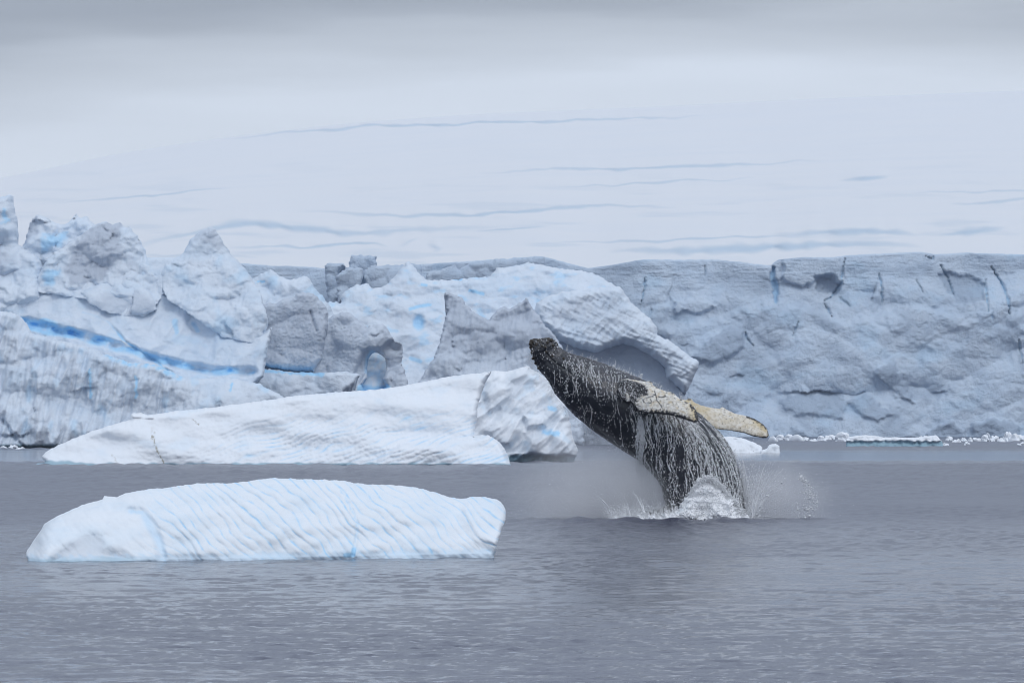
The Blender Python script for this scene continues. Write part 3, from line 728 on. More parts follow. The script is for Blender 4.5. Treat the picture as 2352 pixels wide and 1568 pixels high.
layer('faceted_block', [(1060, 900), (1100, 862), (1135, 849), (1160, 852), (1190, 845), (1211, 838), (1228, 850), (1258, 868), (1284, 900), (1299, 930), (1309, 960), (1315, 1000), (1328, 1033), (1326, 1046), (1312, 1074), (1060, 1074)],
      484, M_mid, ramp, blockC_field, step=2.2, lean=0.32, rnd=22, rnd_m=3.0, thick=8, rough=1.8, wl=12, seed=42,
      blue=lambda U, V, d: np.maximum.reduce([0.45 * (1 - sstep(0, 10, line_dist(U + 5 * fbm(U / 9, V / 7, 3, 2), V + 4 * fbm(U / 9, V / 7, 3, 6), [(1262, 936), (1276, 940)])[0])), 0.5 * (1 - sstep(0, 12, line_dist(U + 5 * fbm(U / 9, V / 7, 3, 2), V + 4 * fbm(U / 9, V / 7, 3, 6), [(1252, 992), (1282, 996)])[0])), 0.18 * sstep(0, 0.8, fbm(U / 40, V / 40, 3, 9))]),
      tone=lambda U, V, d: 0.6 * sstep(-0.2, 0.5, fbm((U + V) / 50, (U - V) / 90, 3, 19)),
      wet=lambda U, V, d: 0.95 * sstep(1040, 1050, V - 6 * perlin(U / 30, V / 30, 3)))

# ------------------------------------------------------------------ ribbed iceberg in the foreground
FTOP = Z5([(82, 668), (95, 620), (110, 600), (140, 555), (200, 515), (250, 495), (300, 470), (350, 455), (403, 440), (408, 425), (440, 428), (470, 430), (500, 415), (580, 398), (640, 395), (720, 385), (780, 375), (850, 370), (930, 370), (1000, 368), (1060, 360), (1110, 352), (1160, 348), (1230, 350), (1300, 352), (1380, 355), (1460, 358), (1540, 370), (1600, 378), (1700, 380), (1780, 388), (1850, 400), (1920, 420), (1980, 440), (2020, 448), (2080, 438), (2140, 440), (2190, 448), (2222, 475), (2233, 500)])
ft = np.array(FTOP)
_fu = np.arange(0, 1240, 4.0); _k = np.hanning(27); _k /= _k.sum()
_fv = np.convolve(np.pad(np.interp(_fu, ft[:, 0], ft[:, 1]), 13, 'edge'), _k, 'valid')
def ftop(U): return np.interp(U, _fu, _fv) - 3
rib_iceberg = empty('ribbed_iceberg', (-6.2, 150, 0), 'low white iceberg with slanting rounded ribs floating nearest the camera', 'iceberg')
def rib_phase(U, V):
    w = 20 * fbm(U / 150, V / 120, 3, 3)
    vv = (V - 1100) / 190.0
    # ribs run down to the right, steeper near the water
    return (U - 250 * vv + 30 * vv * vv + w) / 27.0 + 0.3 * perlin((U - V) / 60, (U + V) / 120, 5)
def rib_cells(U, V):
    ph = rib_phase(U, V)
    i = np.floor(ph).astype(np.int64); fr = ph - i
    amp = 0.35 + 0.65 * (hash2(i, i * 0 + 3, 5) / 512.0)
    return fr, amp
def front_field(U, V, d):
    top = ftop(U); bot = 1291 - (U / 1150) * 12
    t = np.clip((bot - V) / (bot - top), 0, 1)
    dome = 3.4 * (0.42 * t + 0.58 * (1 - np.sqrt(np.clip(1 - (t * 0.985) ** 2, 0, 1))))
    fr, amp = rib_cells(U, V)
    prof = np.sin(np.pi * fr) ** 0.75          # round back, sharp valley
    left = sstep(330, 420, U)
    f = 0.08 * (1 - 0.65 * sstep(bot - 34, bot - 4, V)) * amp * prof * (0.3 + 0.7 * left) + 0.012 * fbm((U - V) / 12, (U + V) / 40, 3, 7) + 0.16 * fbm(U / 110, V / 60, 2, 9) + 0.03 * facets((U - V) / 24, (U + V) / 40, 4, 1.1)
    # scooped hollow low on the left and a small melt notch
    f = f - 0.22 * block(U + 5 * fbm(U / 30, V / 30, 2, 5), V, Z5([(290, 640), (340, 600), (390, 592), (430, 610), (450, 650), (560, 700), (200, 720), (230, 690)]), 1, 18)
    f = f - 0.15 * (1 - sstep(2, 16, line_dist(U, V, Z5([(540, 492), (600, 498), (640, 545), (680, 620), (700, 690)]))[0]))
    f = f - 0.06 * (1 - sstep(1.5, 6, line_dist(U, V, Z5([(1520, 460), (1560, 545), (1558, 620), (1545, 690)]))[0]))
    under = sstep(bot - 14, bot, V)
    f = f - 0.03 * under - (U / 1150.0) * 4.5 + 0.3 * (1 - sstep(0, 110, U)) * -6
    f = f + 0.8 * block(U, V, Z5([(2050, 450), (2190, 450), (2240, 500), (2200, 680), (2090, 600), (2030, 520)]), 0.3, 14)
    return f - dome
def front_blue(U, V, d):
    top = ftop(U); bot = 1291 - (U / 1150) * 12
    fr, amp = rib_cells(U, V)
    valley = (1 - sstep(0.0, 0.2, fr)) + sstep(0.8, 1.0, fr)
    b = 0.42 * valley * (0.3 + 0.9 * amp) * (0.7 + 0.6 * fbm(U / 30, V / 20, 3, 5)) * sstep(250, 420, U)
    n = fbm(U / 10, V / 10, 3, 6)
    b = np.maximum(b, 0.25 * (1 - sstep(0, 9, line_dist(U, V + 3 * n, Z5([(540, 492), (600, 498)]))[0])))
    b = np.maximum(b, 0.22 * (1 - sstep(2, 18, line_dist(U, V, Z5([(610, 510), (640, 560), (680, 620), (715, 695)]))[0])))
    b = np.maximum(b, (0.22 + 0.1 * n) * (1 - sstep(0, 6, line_dist(U + 4 * n, V, Z5([(1480, 400), (1520, 460), (1560, 540), (1560, 600), (1545, 650)]))[0])))
    b = np.maximum(b, 0.6 * (1 - sstep(0, 11, line_dist(U, V, Z5([(1510, 690), (1545, 690), (1548, 665)]))[0])))
    return np.maximum(b, 0.20 * sstep(bot - 18, bot - 2, V + 5 * n + 8 * (1 - np.sin(np.pi * fr))))
layer('ribbed_body', FTOP + Z5([(2231, 545), (2212, 590), (2196, 640), (2186, 684), (2180, 700)]) + [(1134, 1318), (50, 1318)] + Z5([(100, 705), (84, 690)]),
      147.2, M_front, rib_iceberg, front_field, step=1.8, lean=0.0, rnd=9, rnd_m=0.35, thick=3.0, rough=1.6, wl=20, seed=51, blue=front_blue,
      tone=lambda U, V, d: 0.5 * block(U, V, Z5([(270, 650), (340, 600), (390, 592), (430, 610), (450, 650), (560, 690), (200, 700)]), 1, 8),  # grey paints the shade of the scooped hollow
      wet=lambda U, V, d: 0.5 * sstep(1277, 1290, V + 6 * perlin(U / 30, V / 9, 4)) * (1 - sstep(250, 420, U)))

# ------------------------------------------------------------------ small floating ice
def lump_field(a, s_, seed):
    return lambda U, V, d: a * (0.6 * facets(U / s_, V / s_, seed, 1.2) + 0.4 * fbm(U / s_, V / s_, 4, seed))
sb = empty('small_iceberg', (24.5, 604, 0), 'small white iceberg just right of the whale with a rounded knob at its end', 'iceberg')
layer('ice_hump', [(1600, 1048), (1610, 1020), (1640, 1006), (1665, 1002), (1690, 1003), (1715, 1008), (1740, 1019), (1752, 1026), (1752, 1048)], 604, M_mid, sb, lump_field(0.35, 16, 3), step=1.6, lean=1.0, rnd=8, rnd_m=0.9, thick=3, rough=1.2, wl=7, seed=61)
layer('ice_knob', [(1744, 1048), (1748, 1034), (1762, 1030), (1768, 1021), (1782, 1018), (1791, 1024), (1792, 1040), (1788, 1048)], 603, M_mid, sb, lump_field(0.2, 10, 5), step=1.6, lean=0.4, rnd=6, rnd_m=0.6, thick=1.5, rough=0.8, wl=6, seed=62)
fl = empty('flat_ice_floe', (49, 744, 0), 'long flat ice floe with dark blue underside near the right', 'ice floe')
layer('floe_body', [(1944, 1032), (1945, 1008), (1952, 1003), (1972, 1000), (1990, 999), (2010, 1000), (2030, 1004), (2060, 1004), (2090, 1005), (2120, 1003), (2150, 999), (2156, 1002), (2166, 1014), (2168, 1022), (2166, 1032)],
      744, M_mid, fl, lambda U, V, d: lump_field(0.5, 14, 7)(U, V, d) - 0.7 * sstep(1011, 1015, V + 3 * perlin(U / 12, V / 12, 4)), step=1.5, lean=0.9, rnd=5, rnd_m=0.5, thick=5, rough=0.8, wl=7, seed=63,
      wet=lambda U, V, d: sstep(1012, 1016, V + 3 * perlin(U / 12, V / 12, 4)) * 0.95)
random.seed(3)
def chunk_mesh(seed):
    import bmesh
    bm = bmesh.new(); bmesh.ops.create_icosphere(bm, subdivisions=3, radius=1.0)
    co = np.array([v.co[:] for v in bm.verts])
    r = 1 + 0.55 * facets(co[:, 0] * 1.5 + seed * 7 + co[:, 1], co[:, 2] * 1.5 + seed * 3, seed, 1.2) + 0.2 * fbm(co[:, 0] * 3 + seed, co[:, 2] * 3 + co[:, 1] * 2, 3, seed)
    for v, k in zip(bm.verts, r): v.co *= float(max(0.3, k)) * 0.8
    me = bpy.data.meshes.new('ice_chunk'); bm.to_mesh(me); bm.free()
    me.materials.append(M_mid)
    me.polygons.foreach_set('use_smooth', [seed % 2 == 0] * len(me.polygons))
    return me
CH = [chunk_mesh(i + 1) for i in range(7)]
BR = []     # u, waterline row, half width, height in metres
for u, w, h in ((1812, 10, .9), (1830, 12, 1.1), (1850, 9, .6), (1868, 10, .5), (1885, 9, .9), (1900, 10, .8), (1916, 12, 1.0), (1934, 13, 1.3), (1948, 10, .9), (2180, 9, .7), (2198, 7, .6), (2212, 8, .5),
                (2228, 5, .7), (2244, 7, .6), (2262, 8, .9), (2268, 4, 1.3), (2284, 10, .9), (2298, 8, .7), (2314, 12, 1.5), (2330, 10, 1.3), (2347, 12, 1.2), (1792, 9, .8), (1775, 8, .9)):
    BR.append((u, 1012 + random.uniform(-2, 3), w, h))
for k in range(12):
    BR.append((random.uniform(1800, 2350), random.uniform(1004.5, 1012), random.uniform(2.5, 7), random.uniform(0.2, 0.6)))
for k in range(8):
    BR.append((random.uniform(2080, 2352), random.uniform(1016, 1024), random.uniform(3, 8), random.uniform(0.2, 0.5)))
BR += [(8, 1030, 7, .35), (30, 1029, 9, .4), (48, 1031, 6, .3)]
for i, (u, v, w, h) in enumerate(BR):
    Y = CAM_H * FPX / (v - 960)
    o = bpy.data.objects.new('ice_chunk', CH[i % 7]); COL.objects.link(o)
    o.location = (Y * (u - 1176) / FPX, Y, 0.0)
    o.scale = (w * Y / FPX, 1.2 + h, h)
    o.rotation_euler = (0, 0, random.uniform(-0.4, 0.4))
    if u < 100:
        tag(o, 'small flat white ice chunk on the water at the far left under the jagged iceberg', 'ice chunk', 'ice chunks at the foot of the jagged iceberg')
    else:
        if h < 0.65 and v > 1015.5: lb = 'tiny brash ice bit drifting nearer than the line, right of the flat ice floe'
        elif u < 1945: lb = ('knobby white brash ice chunk between the whale flipper tip and the flat ice floe' if h >= 0.65 else 'low thin brash ice bit at the cliff foot left of the flat ice floe')
        elif u < 2170: lb = 'small brash ice bit at the cliff foot directly behind the flat ice floe'
        elif u < 2275: lb = ('knobby white brash ice chunk just right of the flat ice floe' if h >= 0.65 else 'low thin brash ice bit at the cliff foot right of the flat ice floe')
        else: lb = ('large knobby brash ice chunk heaped near the right edge of the picture' if h >= 0.65 else 'low thin brash ice bit at the cliff foot near the right edge')
        tag(o, lb, 'ice chunk', 'brash ice along the foot of the ice cliff')

# ------------------------------------------------------------------ the sea: one sheet, finely waved where it is seen
WY = 210.0
ys = [-3000.0, -600.0, -100.0, 0.0, 30.0, 55.0, 68.0]
y = 74.0
while y < 1180:
    ys.append(y); y += max(0.10, (y / 74.0) ** 1.75 * 0.125)
ys += [1250, 1400, 1800, 2600, 5000, 9000, 16000]
ys = np.array(ys)
sx = np.concatenate([[-1600, -400, -100, -20, -6, -2.5, -1.6], np.linspace(-1.25, 1.25, 640), [1.6, 2.5, 6, 20, 100, 400, 1600]])
half = 0.09 * np.clip(ys, 74, 1300)
X = sx[None, :] * np.where(np.abs(sx) > 1.3, 12.0, half[:, None])
X = np.where(np.abs(sx)[None, :] > 1.3, np.sign(sx)[None, :] * (half[:, None] * 1.25 + (np.abs(sx)[None, :] - 1.25) * 12), X)
Yw = np.broadcast_to(ys[:, None], X.shape)
fade = np.exp(-np.maximum(Yw - 90, 0) / 170.0) * (Yw > 60)
patchy = 0.65 + 0.6 * fbm(X / 14, Yw / 26, 3, 71)
Zw = fade * (0.030 * fbm(X / 2.3, Yw / 1.5, 2, 72) + patchy * (0.052 * ridged(X / 1.7, Yw / 0.60, 3, 75, 0.62) - 0.078))
Zw += 0.035 * perlin(X / 30, Yw / 16, 77) * (Yw > 60) * (Yw < 1100)
calm_g = 1 - 0.9 * sstep(470, 520, Yw) * (1 - sstep(620, 700, Yw))
Zw += calm_g * (0.10 * sstep(110, 200, Yw) * (1 - sstep(380, 480, Yw)) * fbm(X / 0.9, Yw / 3.2, 2, 91, 0.6) * (0.6 + 0.5 * fbm(X / 9, Yw / 30, 2, 92))
                + 0.16 * sstep(240, 400, Yw) * (1 - sstep(1000, 1150, Yw)) * fbm(X / 1.8, Yw / 9.0, 2, 94, 0.6))
# low swell pushed up in front of the breach
bx = xf(1500, 1190, WY)
Zw += 0.13 * np.exp(-((Yw - 204.6) / 1.1) ** 2 - ((X - bx) / 5.6) ** 4) * (1 + 0.5 * perlin(X / 0.7, Yw / 2, 3))
nr, nc = X.shape
idx = np.arange(nr * nc).reshape(nr, nc)
q = np.stack([idx[:-1, :-1].ravel(), idx[:-1, 1:].ravel(), idx[1:, 1:].ravel(), idx[1:, :-1].ravel()], 1)
m, t, b = new_mat('sea_water')
b.inputs['Base Color'].default_value = (0.040, 0.046, 0.082, 1)
b.inputs['Roughness'].default_value = 0.16
b.inputs['IOR'].default_value = 1.333
geo = nd(t, 'ShaderNodeNewGeometry')
def wnoise(sc, det, rough=0.55, stretch=(1, 1, 1)):
    mp = nd(t, 'ShaderNodeMapping'); mp.inputs['Scale'].default_value = stretch
    t.links.new(geo.outputs['Position'], mp.inputs[0])
    n = nd(t, 'ShaderNodeTexNoise'); n.inputs['Scale'].default_value = sc; n.inputs['Detail'].default_value = det
    n.inputs['Roughness'].default_value = rough
    t.links.new(mp.outputs[0], n.inputs['Vector']); return n.outputs[0]
sep = nd(t, 'ShaderNodeSeparateXYZ'); t.links.new(geo.outputs['Position'], sep.inputs[0])
def mr(x, a, b_, c=0.0, d=1.0, typ='SMOOTHSTEP'):
    n = nd(t, 'ShaderNodeMapRange', interpolation_type=typ)
    for k, v in zip(('From Min', 'From Max', 'To Min', 'To Max'), (a, b_, c, d)): n.inputs[k].default_value = v
    t.links.new(x, n.inputs['Value']); return n.outputs[0]
def mth(op, a, b_):
    n = nd(t, 'ShaderNodeMath', operation=op)
    for k, v in ((0, a), (1, b_)):
        if isinstance(v, (int, float)): n.inputs[k].default_value = v
        else: t.links.new(v, n.inputs[k])
    return n.outputs[0]
# a slick of calm water lies across the bay some 500 to 640 m out
wob = mth('MULTIPLY', wnoise(0.03, 5, 0.7, (0.5, 1, 1)), 110.0)
yy = mth('ADD', mth('SUBTRACT', sep.outputs[1], 25.0), wob)
calm = mth('MULTIPLY', mr(yy, 480, 545), mth('SUBTRACT', 1.0, mr(yy, 610, 760)))
t.links.new(mr(mth('MULTIPLY', mr(yy, 110, 300), mth('SUBTRACT', 1.0, calm)), 0, 1, 0.08, 0.26), b.inputs['Roughness'])
pat = mr(wnoise(0.05, 4, 0.6, (1.0, 0.5, 1)), 0.35, 0.65, 0.55, 1.25)
stg = mth('MULTIPLY', pat, mth('SUBTRACT', 1.0, mth('MULTIPLY', calm, 0.85)))
b1 = nd(t, 'ShaderNodeBump'); b1.inputs['Distance'].default_value = 0.10
t.links.new(stg, b1.inputs['Strength'])
t.links.new(wnoise(1.3, 7, 0.62, (0.7, 1.0, 1)), b1.inputs['Height'])
t.links.new(b1.outputs[0], b.inputs['Normal'])
M_sea = m
sea = make('sea', np.stack([X, Yw, Zw], -1).reshape(-1, 3), q, M_sea)
tag(sea, 'grey rippled sea with small wavelets', None, kind='structure')

# ------------------------------------------------------------------ the whale
def catmull(P, n):
    P = np.array(P, float); P = np.concatenate([[2 * P[0] - P[1]], P, [2 * P[-1] - P[-2]]])
    out = []
    m_ = len(P) - 3
    for s_ in np.linspace(0, m_ - 1e-6, n):
        i = int(s_); t_ = s_ - i
        a, b_, c, d_ = P[i:i + 4]
        out.append(0.5 * (2 * b_ + (c - a) * t_ + (2 * a - 5 * b_ + 4 * c - d_) * t_ ** 2 + (3 * b_ - a - 3 * c + d_) * t_ ** 3))
    return np.array(out)
LS = Z1([(279, 165), (282, 205), (290, 250), (305, 300), (350, 372), (415, 455), (468, 545), (560, 652), (695, 768), (825, 858), (945, 945), (1048, 1012), (1130, 1085), (1190, 1152), (1228, 1230), (1248, 1310), (1268, 1400), (1288, 1520), (1310, 1680)])
RS = Z1([(330, 138), (400, 134), (462, 152), (484, 195), (560, 240), (700, 275), (830, 323), (970, 383), (1110, 440), (1260, 525), (1400, 600), (1520, 695), (1620, 792), (1700, 905), (1755, 1020), (1790, 1130), (1815, 1260), (1830, 1420), (1838, 1600)])
NS, NP = 300, 168
Lc, Rc = catmull(LS, NS), catmull(RS, NS)
ph = np.linspace(0, 2 * np.pi, NP, endpoint=False)
whale_root = bpy.data.objects.new('humpback_whale', None)
kx = WY / FPX
def wx(u): return (u - 1176) * kx
C2 = (Lc + Rc) / 2; H2 = (Rc - Lc) / 2
ss = np.linspace(0, 1, NS)
wid = np.hypot(H2[:, 0], H2[:, 1]) * kx
depth = wid * np.interp(ss, [0, 0.1, 0.25, 0.45, 1], [0.95, 1.15, 1.1, 0.98, 0.95])
S_, F_ = np.meshgrid(ss, ph, indexing='ij')
cosf, sinf = np.cos(F_), np.sin(F_)
# throat pleats run lengthways along the upper right flank, fading towards the navel
pl = (0.5 + 0.5 * np.cos(F_ * 46)) ** 0.6
pm = sstep(-0.75, -0.4, F_ - 2 * np.pi * (F_ > np.pi)) * (1 - sstep(0.85, 1.25, F_ - 2 * np.pi * (F_ > np.pi))) * sstep(0.07, 0.14, S_) * (1 - sstep(0.6, 0.72, S_))
disp = -0.035 * pl * pm
disp += 0.018 * fbm(S_ * 60, F_ * 7, 4, 81) + 0.05 * fbm(S_ * 9, F_ * 1.5, 2, 82)
# knobbly chin and snout, ragged lower jaw edge
head = 1 - sstep(0.04, 0.13, S_)
disp += head * 0.07 * np.clip(ridged(S_ * 85, F_ * 3.2, 2, 85) - 1.0, 0, 1)
Fs = np.where(F_ > np.pi, F_ - 2 * np.pi, F_)
edge = np.exp(-((np.abs(Fs) - np.pi) / 0.35) ** 2) * (1 - sstep(0.25, 0.38, S_))
disp += edge * 0.05 * np.clip(ridged(S_ * 95, F_ * 2, 2, 87) - 0.9, -0.3, 1)
# line of the mouth
mouth = np.exp(-((F_ - (1.35 + 1.1 * S_)) / 0.05) ** 2) * (1 - sstep(0.28, 0.36, S_)) * sstep(0.015, 0.04, S_)
disp -= 0.05 * mouth
cu = C2[:, 0][:, None] + H2[:, 0][:, None] * cosf
cv = C2[:, 1][:, None] + H2[:, 1][:, None] * cosf
rr = 1 + disp / np.maximum(wid[:, None], 0.3)
WXc = wx(C2[:, 0])[:, None]; WZc = zf(C2[:, 1], WY)[:, None]
BX = WXc + (wx(cu) - WXc) * rr
BZ = WZc + (zf(cv, WY) - WZc) * rr
BY = WY - depth[:, None] * sinf * rr
co = np.stack([BX, BY, BZ], -1)
# close the snout over two shrinking rings
tipc = co[0].mean(0)
ax = co[0].mean(0) - co[6].mean(0); ax /= np.linalg.norm(ax)
caps = [tipc + (co[0] - tipc) * k_ + ax * o_ for k_, o_ in ((0.12, 0.10), (0.5, 0.09), (0.85, 0.05))]
co = np.concatenate([np.array(caps), co], 0)
nr, nc = co.shape[:2]
idx = np.arange(nr * nc).reshape(nr, nc)
i2 = np.roll(idx, -1, 1)
q = np.stack([idx[:-1].ravel(), i2[:-1].ravel(), i2[1:].ravel(), idx[1:].ravel()], 1).tolist()
q.append(idx[0].tolist()); q.append(idx[-1][::-1].tolist())
m, t, b = new_mat('wet_whale_skin')
tc = nd(t, 'ShaderNodeTexCoord')
n1 = nd(t, 'ShaderNodeTexNoise'); n1.inputs['Scale'].default_value = 1.4; n1.inputs['Detail'].default_value = 8; n1.inputs['Roughness'].default_value = 0.65
n2 = nd(t, 'ShaderNodeTexNoise'); n2.inputs['Scale'].default_value = 16; n2.inputs['Detail'].default_value = 6; n2.inputs['Roughness'].default_value = 0.75
t.links.new(tc.outputs['Object'], n1.inputs['Vector']); t.links.new(tc.outputs['Object'], n2.inputs['Vector'])
def mr2(x, a, b_, c=0.0, d=1.0):
    n = nd(t, 'ShaderNodeMapRange', interpolation_type='SMOOTHSTEP')
    for k, v in zip(('From Min', 'From Max', 'To Min', 'To Max'), (a, b_, c, d)): n.inputs[k].default_value = v
    t.links.new(x, n.inputs['Value']); return n.outputs[0]
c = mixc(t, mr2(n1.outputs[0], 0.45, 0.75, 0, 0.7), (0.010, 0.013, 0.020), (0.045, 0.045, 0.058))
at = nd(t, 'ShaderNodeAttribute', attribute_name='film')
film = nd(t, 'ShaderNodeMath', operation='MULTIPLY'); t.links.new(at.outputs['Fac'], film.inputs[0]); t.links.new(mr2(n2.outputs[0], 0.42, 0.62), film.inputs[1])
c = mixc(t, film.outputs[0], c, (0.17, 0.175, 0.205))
at2 = nd(t, 'ShaderNodeAttribute', attribute_name='knob')
c = mixc(t, at2.outputs['Fac'], c, (0.10, 0.085, 0.06))
t.links.new(c, b.inputs['Base Color'])
b.inputs['Roughness'].default_value = 0.3
b.inputs['Specular IOR Level'].default_value = 0.6
bp = nd(t, 'ShaderNodeBump'); bp.inputs['Strength'].default_value = 0.5; bp.inputs['Distance'].default_value = 0.02
t.links.new(n2.outputs[0], bp.inputs['Height']); t.links.new(bp.outputs[0], b.inputs['Normal'])
M_skin = m
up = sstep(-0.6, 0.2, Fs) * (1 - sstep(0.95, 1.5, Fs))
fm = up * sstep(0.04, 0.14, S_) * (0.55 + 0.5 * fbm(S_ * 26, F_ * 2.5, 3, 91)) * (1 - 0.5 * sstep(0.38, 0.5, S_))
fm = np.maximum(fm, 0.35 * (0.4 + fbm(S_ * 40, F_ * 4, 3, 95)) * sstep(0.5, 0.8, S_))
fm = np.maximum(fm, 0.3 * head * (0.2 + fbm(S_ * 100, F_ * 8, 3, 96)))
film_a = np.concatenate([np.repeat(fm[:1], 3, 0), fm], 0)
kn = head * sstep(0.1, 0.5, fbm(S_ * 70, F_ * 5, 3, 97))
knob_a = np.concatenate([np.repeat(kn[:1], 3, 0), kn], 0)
whale_root.location = (wx(1620), WY, 0)
COL.objects.link(whale_root)
tag(whale_root, 'black humpback whale breaching head first with white flippers and streaming water', 'whale')
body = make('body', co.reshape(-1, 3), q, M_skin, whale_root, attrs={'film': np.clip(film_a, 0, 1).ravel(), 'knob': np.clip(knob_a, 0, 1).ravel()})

# flippers: thick in the middle, thin at the rims
m, t, b = new_mat('flipper_skin')
at = nd(t, 'ShaderNodeAttribute', attribute_name='dark'); at2 = nd(t, 'ShaderNodeAttribute', attribute_name='algae')
tc = nd(t, 'ShaderNodeTexCoord'); n1 = nd(t, 'ShaderNodeTexNoise'); n1.inputs['Scale'].default_value = 9; n1.inputs['Detail'].default_value = 8
t.links.new(tc.outputs['Object'], n1.inputs['Vector'])
c = mixc(t, mr2(n1.outputs[0], 0.4, 0.7), (0.80, 0.77, 0.71), (0.56, 0.51, 0.43))
c = mixc(t, at2.outputs['Fac'], c, (0.55, 0.43, 0.22))
c = mixc(t, at.outputs['Fac'], c, (0.022, 0.023, 0.028))
t.links.new(c, b.inputs['Base Color']); b.inputs['Roughness'].default_value = 0.42
bp = nd(t, 'ShaderNodeBump'); bp.inputs['Strength'].default_value = 0.35; bp.inputs['Distance'].default_value = 0.02
t.links.new(n1.outputs[0], bp.inputs['Height']); t.links.new(bp.outputs[0], b.inputs['Normal'])
M_flip = m
def inflate(name, poly, yfun, thick, rad, mat, parent, step=0.9, attrs=None, rough=0.5, wl=5, seed=1, bumps=()):
    pts = roughen(resample(poly, 1.0), rough, wl, seed)
    lo, hi = pts.min(0), pts.max(0)
    us = np.arange(lo[0] - step, hi[0] + 2 * step, step); vs = np.arange(lo[1] - step, hi[1] + 2 * step, step)
    U, V = np.meshgrid(us, vs); ins = inside(pts, us, vs)
    near = np.zeros_like(ins)
    for dy in (-1, 0, 1):
        for dx in (-1, 0, 1): near |= np.roll(np.roll(ins, dy, 0), dx, 1)
    ring = near & ~ins
    D = np.zeros(U.shape); D[ins] = dist_pts(pts, U[ins], V[ins])[0]
    ix = dist_pts(pts, U[ring], V[ring])[1]
    U = U.copy(); V = V.copy(); U[ring] = pts[ix, 0]; V[ring] = pts[ix, 1]
    keep = ins | ring
    idm = -np.ones(U.shape, np.int64); idm[keep] = np.arange(keep.sum())
    u, v, d = U[keep], V[keep], D[keep]
    cell = keep[:-1, :-1] & keep[1:, :-1] & keep[:-1, 1:] & keep[1:, 1:] & (ins[:-1, :-1] | ins[1:, :-1] | ins[:-1, 1:] | ins[1:, 1:])
    q = np.stack([idm[1:, :-1][cell], idm[1:, 1:][cell], idm[:-1, 1:][cell], idm[:-1, :-1][cell]], 1)
    tt = np.clip(d / rad, 0, 1); e = thick * np.sqrt(1 - (1 - tt) ** 2)
    y0 = yfun(u, v)
    bb = 0
    for (bu, bv, br, bh) in bumps: bb = bb + bh * np.exp(-((u - bu) ** 2 + (v - bv) ** 2) / br ** 2)
    x = wx(u); z = zf(v, WY)
    n0 = len(u)
    rimm = np.where(ring[keep], 0.0, 1.0)
    co = np.concatenate([np.stack([x, y0 - e - bb - 0.004, z], 1), np.stack([x, y0 + e + 0.004, z], 1)])
    faces = q.tolist() + (q[:, ::-1] + n0).tolist()
    ed = {}
    for a, b_, c, dd in q.tolist():
        for s_, r_ in ((a, b_), (b_, c), (c, dd), (dd, a)):
            if (r_, s_) in ed: del ed[(r_, s_)]
            else: ed[(s_, r_)] = 1
    for s_, r_ in ed: faces.append([r_, s_, s_ + n0, r_ + n0])
    at = {k: np.concatenate([np.clip(fn(u, v, d), 0, 1)] * 2) for k, fn in (attrs or {}).items()}
    return make(name, co, faces, mat, parent, True, at)
NF = Z8([(60, 160), (180, 145), (300, 165), (430, 190), (500, 178), (530, 205), (545, 245), (620, 290), (740, 335), (790, 335), (830, 358), (900, 425), (930, 440), (990, 470), (1020, 488), (1070, 510), (1110, 550), (1140, 600), (1165, 660), (1170, 715), (1150, 760), (1120, 772), (1060, 750), (960, 720), (860, 685), (740, 660), (600, 645), (440, 640), (340, 590), (250, 500), (170, 470), (80, 420), (30, 300)])
SCR = [Z8(l) for l in ([(440, 420), (520, 395), (580, 375)], [(575, 380), (585, 425)], [(580, 450), (620, 490), (660, 560)], [(610, 400), (640, 412), (715, 395)], [(380, 420), (405, 480)], [(430, 495), (505, 490)], [(500, 440), (515, 475)], [(560, 320), (570, 380)], [(300, 520), (360, 540)])]
def nf_dark(u, v, d):
    n = fbm(u / 5, v / 5, 4, 3)
    o_ = 0 * u
    for l in SCR: o_ = np.maximum(o_, (1 - sstep(0.5, 1.5, line_dist(u + 0.8 * n, v + 0.8 * n, l)[0])))
    o_ = np.maximum(o_, sstep(0.55, 0.85, fbm(u / 4.5, v / 2.8, 3, 13) + 0.1))
    lo_ = line_dist(u, v, Z8([(420, 655), (600, 660), (740, 672), (860, 700), (960, 735), (1060, 765), (1130, 780), (1180, 715), (1150, 600), (1110, 550)]))[0]
    o_ = np.maximum(o_, 1 - sstep(7.0, 13.0, lo_ + 7 * n + 3 * sstep(1560, 1590, u)))
    root = sstep(0, 1, (block(u + 3 * n, v + 3 * n, Z8([(-40, 100), (60, 150), (200, 160), (330, 200), (420, 240), (470, 320), (460, 380), (360, 400), (310, 460), (280, 520), (340, 600), (200, 620), (-40, 500)]), 1, 3)))
    pale = block(u, v, Z8([(150, 340), (185, 350), (205, 400), (195, 470), (170, 460), (155, 400)]), 1, 2)
    o_ = np.maximum(o_, root * (1 - 0.8 * pale))
    for a, b_, r_ in ((505, 182, 5), (812, 348, 4), (930, 446, 3.5), (1005, 482, 4.5), (1070, 515, 4.5)):
        (p_,) = Z8([(a, b_)]); o_ = np.maximum(o_, 1 - sstep(r_ * 0.5, r_ * 1.1, np.hypot(u - p_[0], (v - p_[1]) * 1.3)))
    return o_
def nf_alg(u, v, d):
    return np.maximum(sstep(1565, 1590, u) * 0.75, 0.5 * sstep(0.1, 0.7, fbm(u / 12, v / 10, 3, 9)))
nf_b = [(*Z8([(a, b_)])[0], 3.2, 0.05) for a, b_ in ((520, 205), (640, 310), (812, 360), (930, 458), (1005, 496), (1072, 530))]
inflate('flipper', NF, lambda u, v: WY - 1.62 - 0.75 * sstep(1440, 1600, u) + (920 - v) * 0.009, 0.17, 22, M_flip, whale_root, attrs={'dark': nf_dark, 'algae': nf_alg}, seed=3, bumps=nf_b)
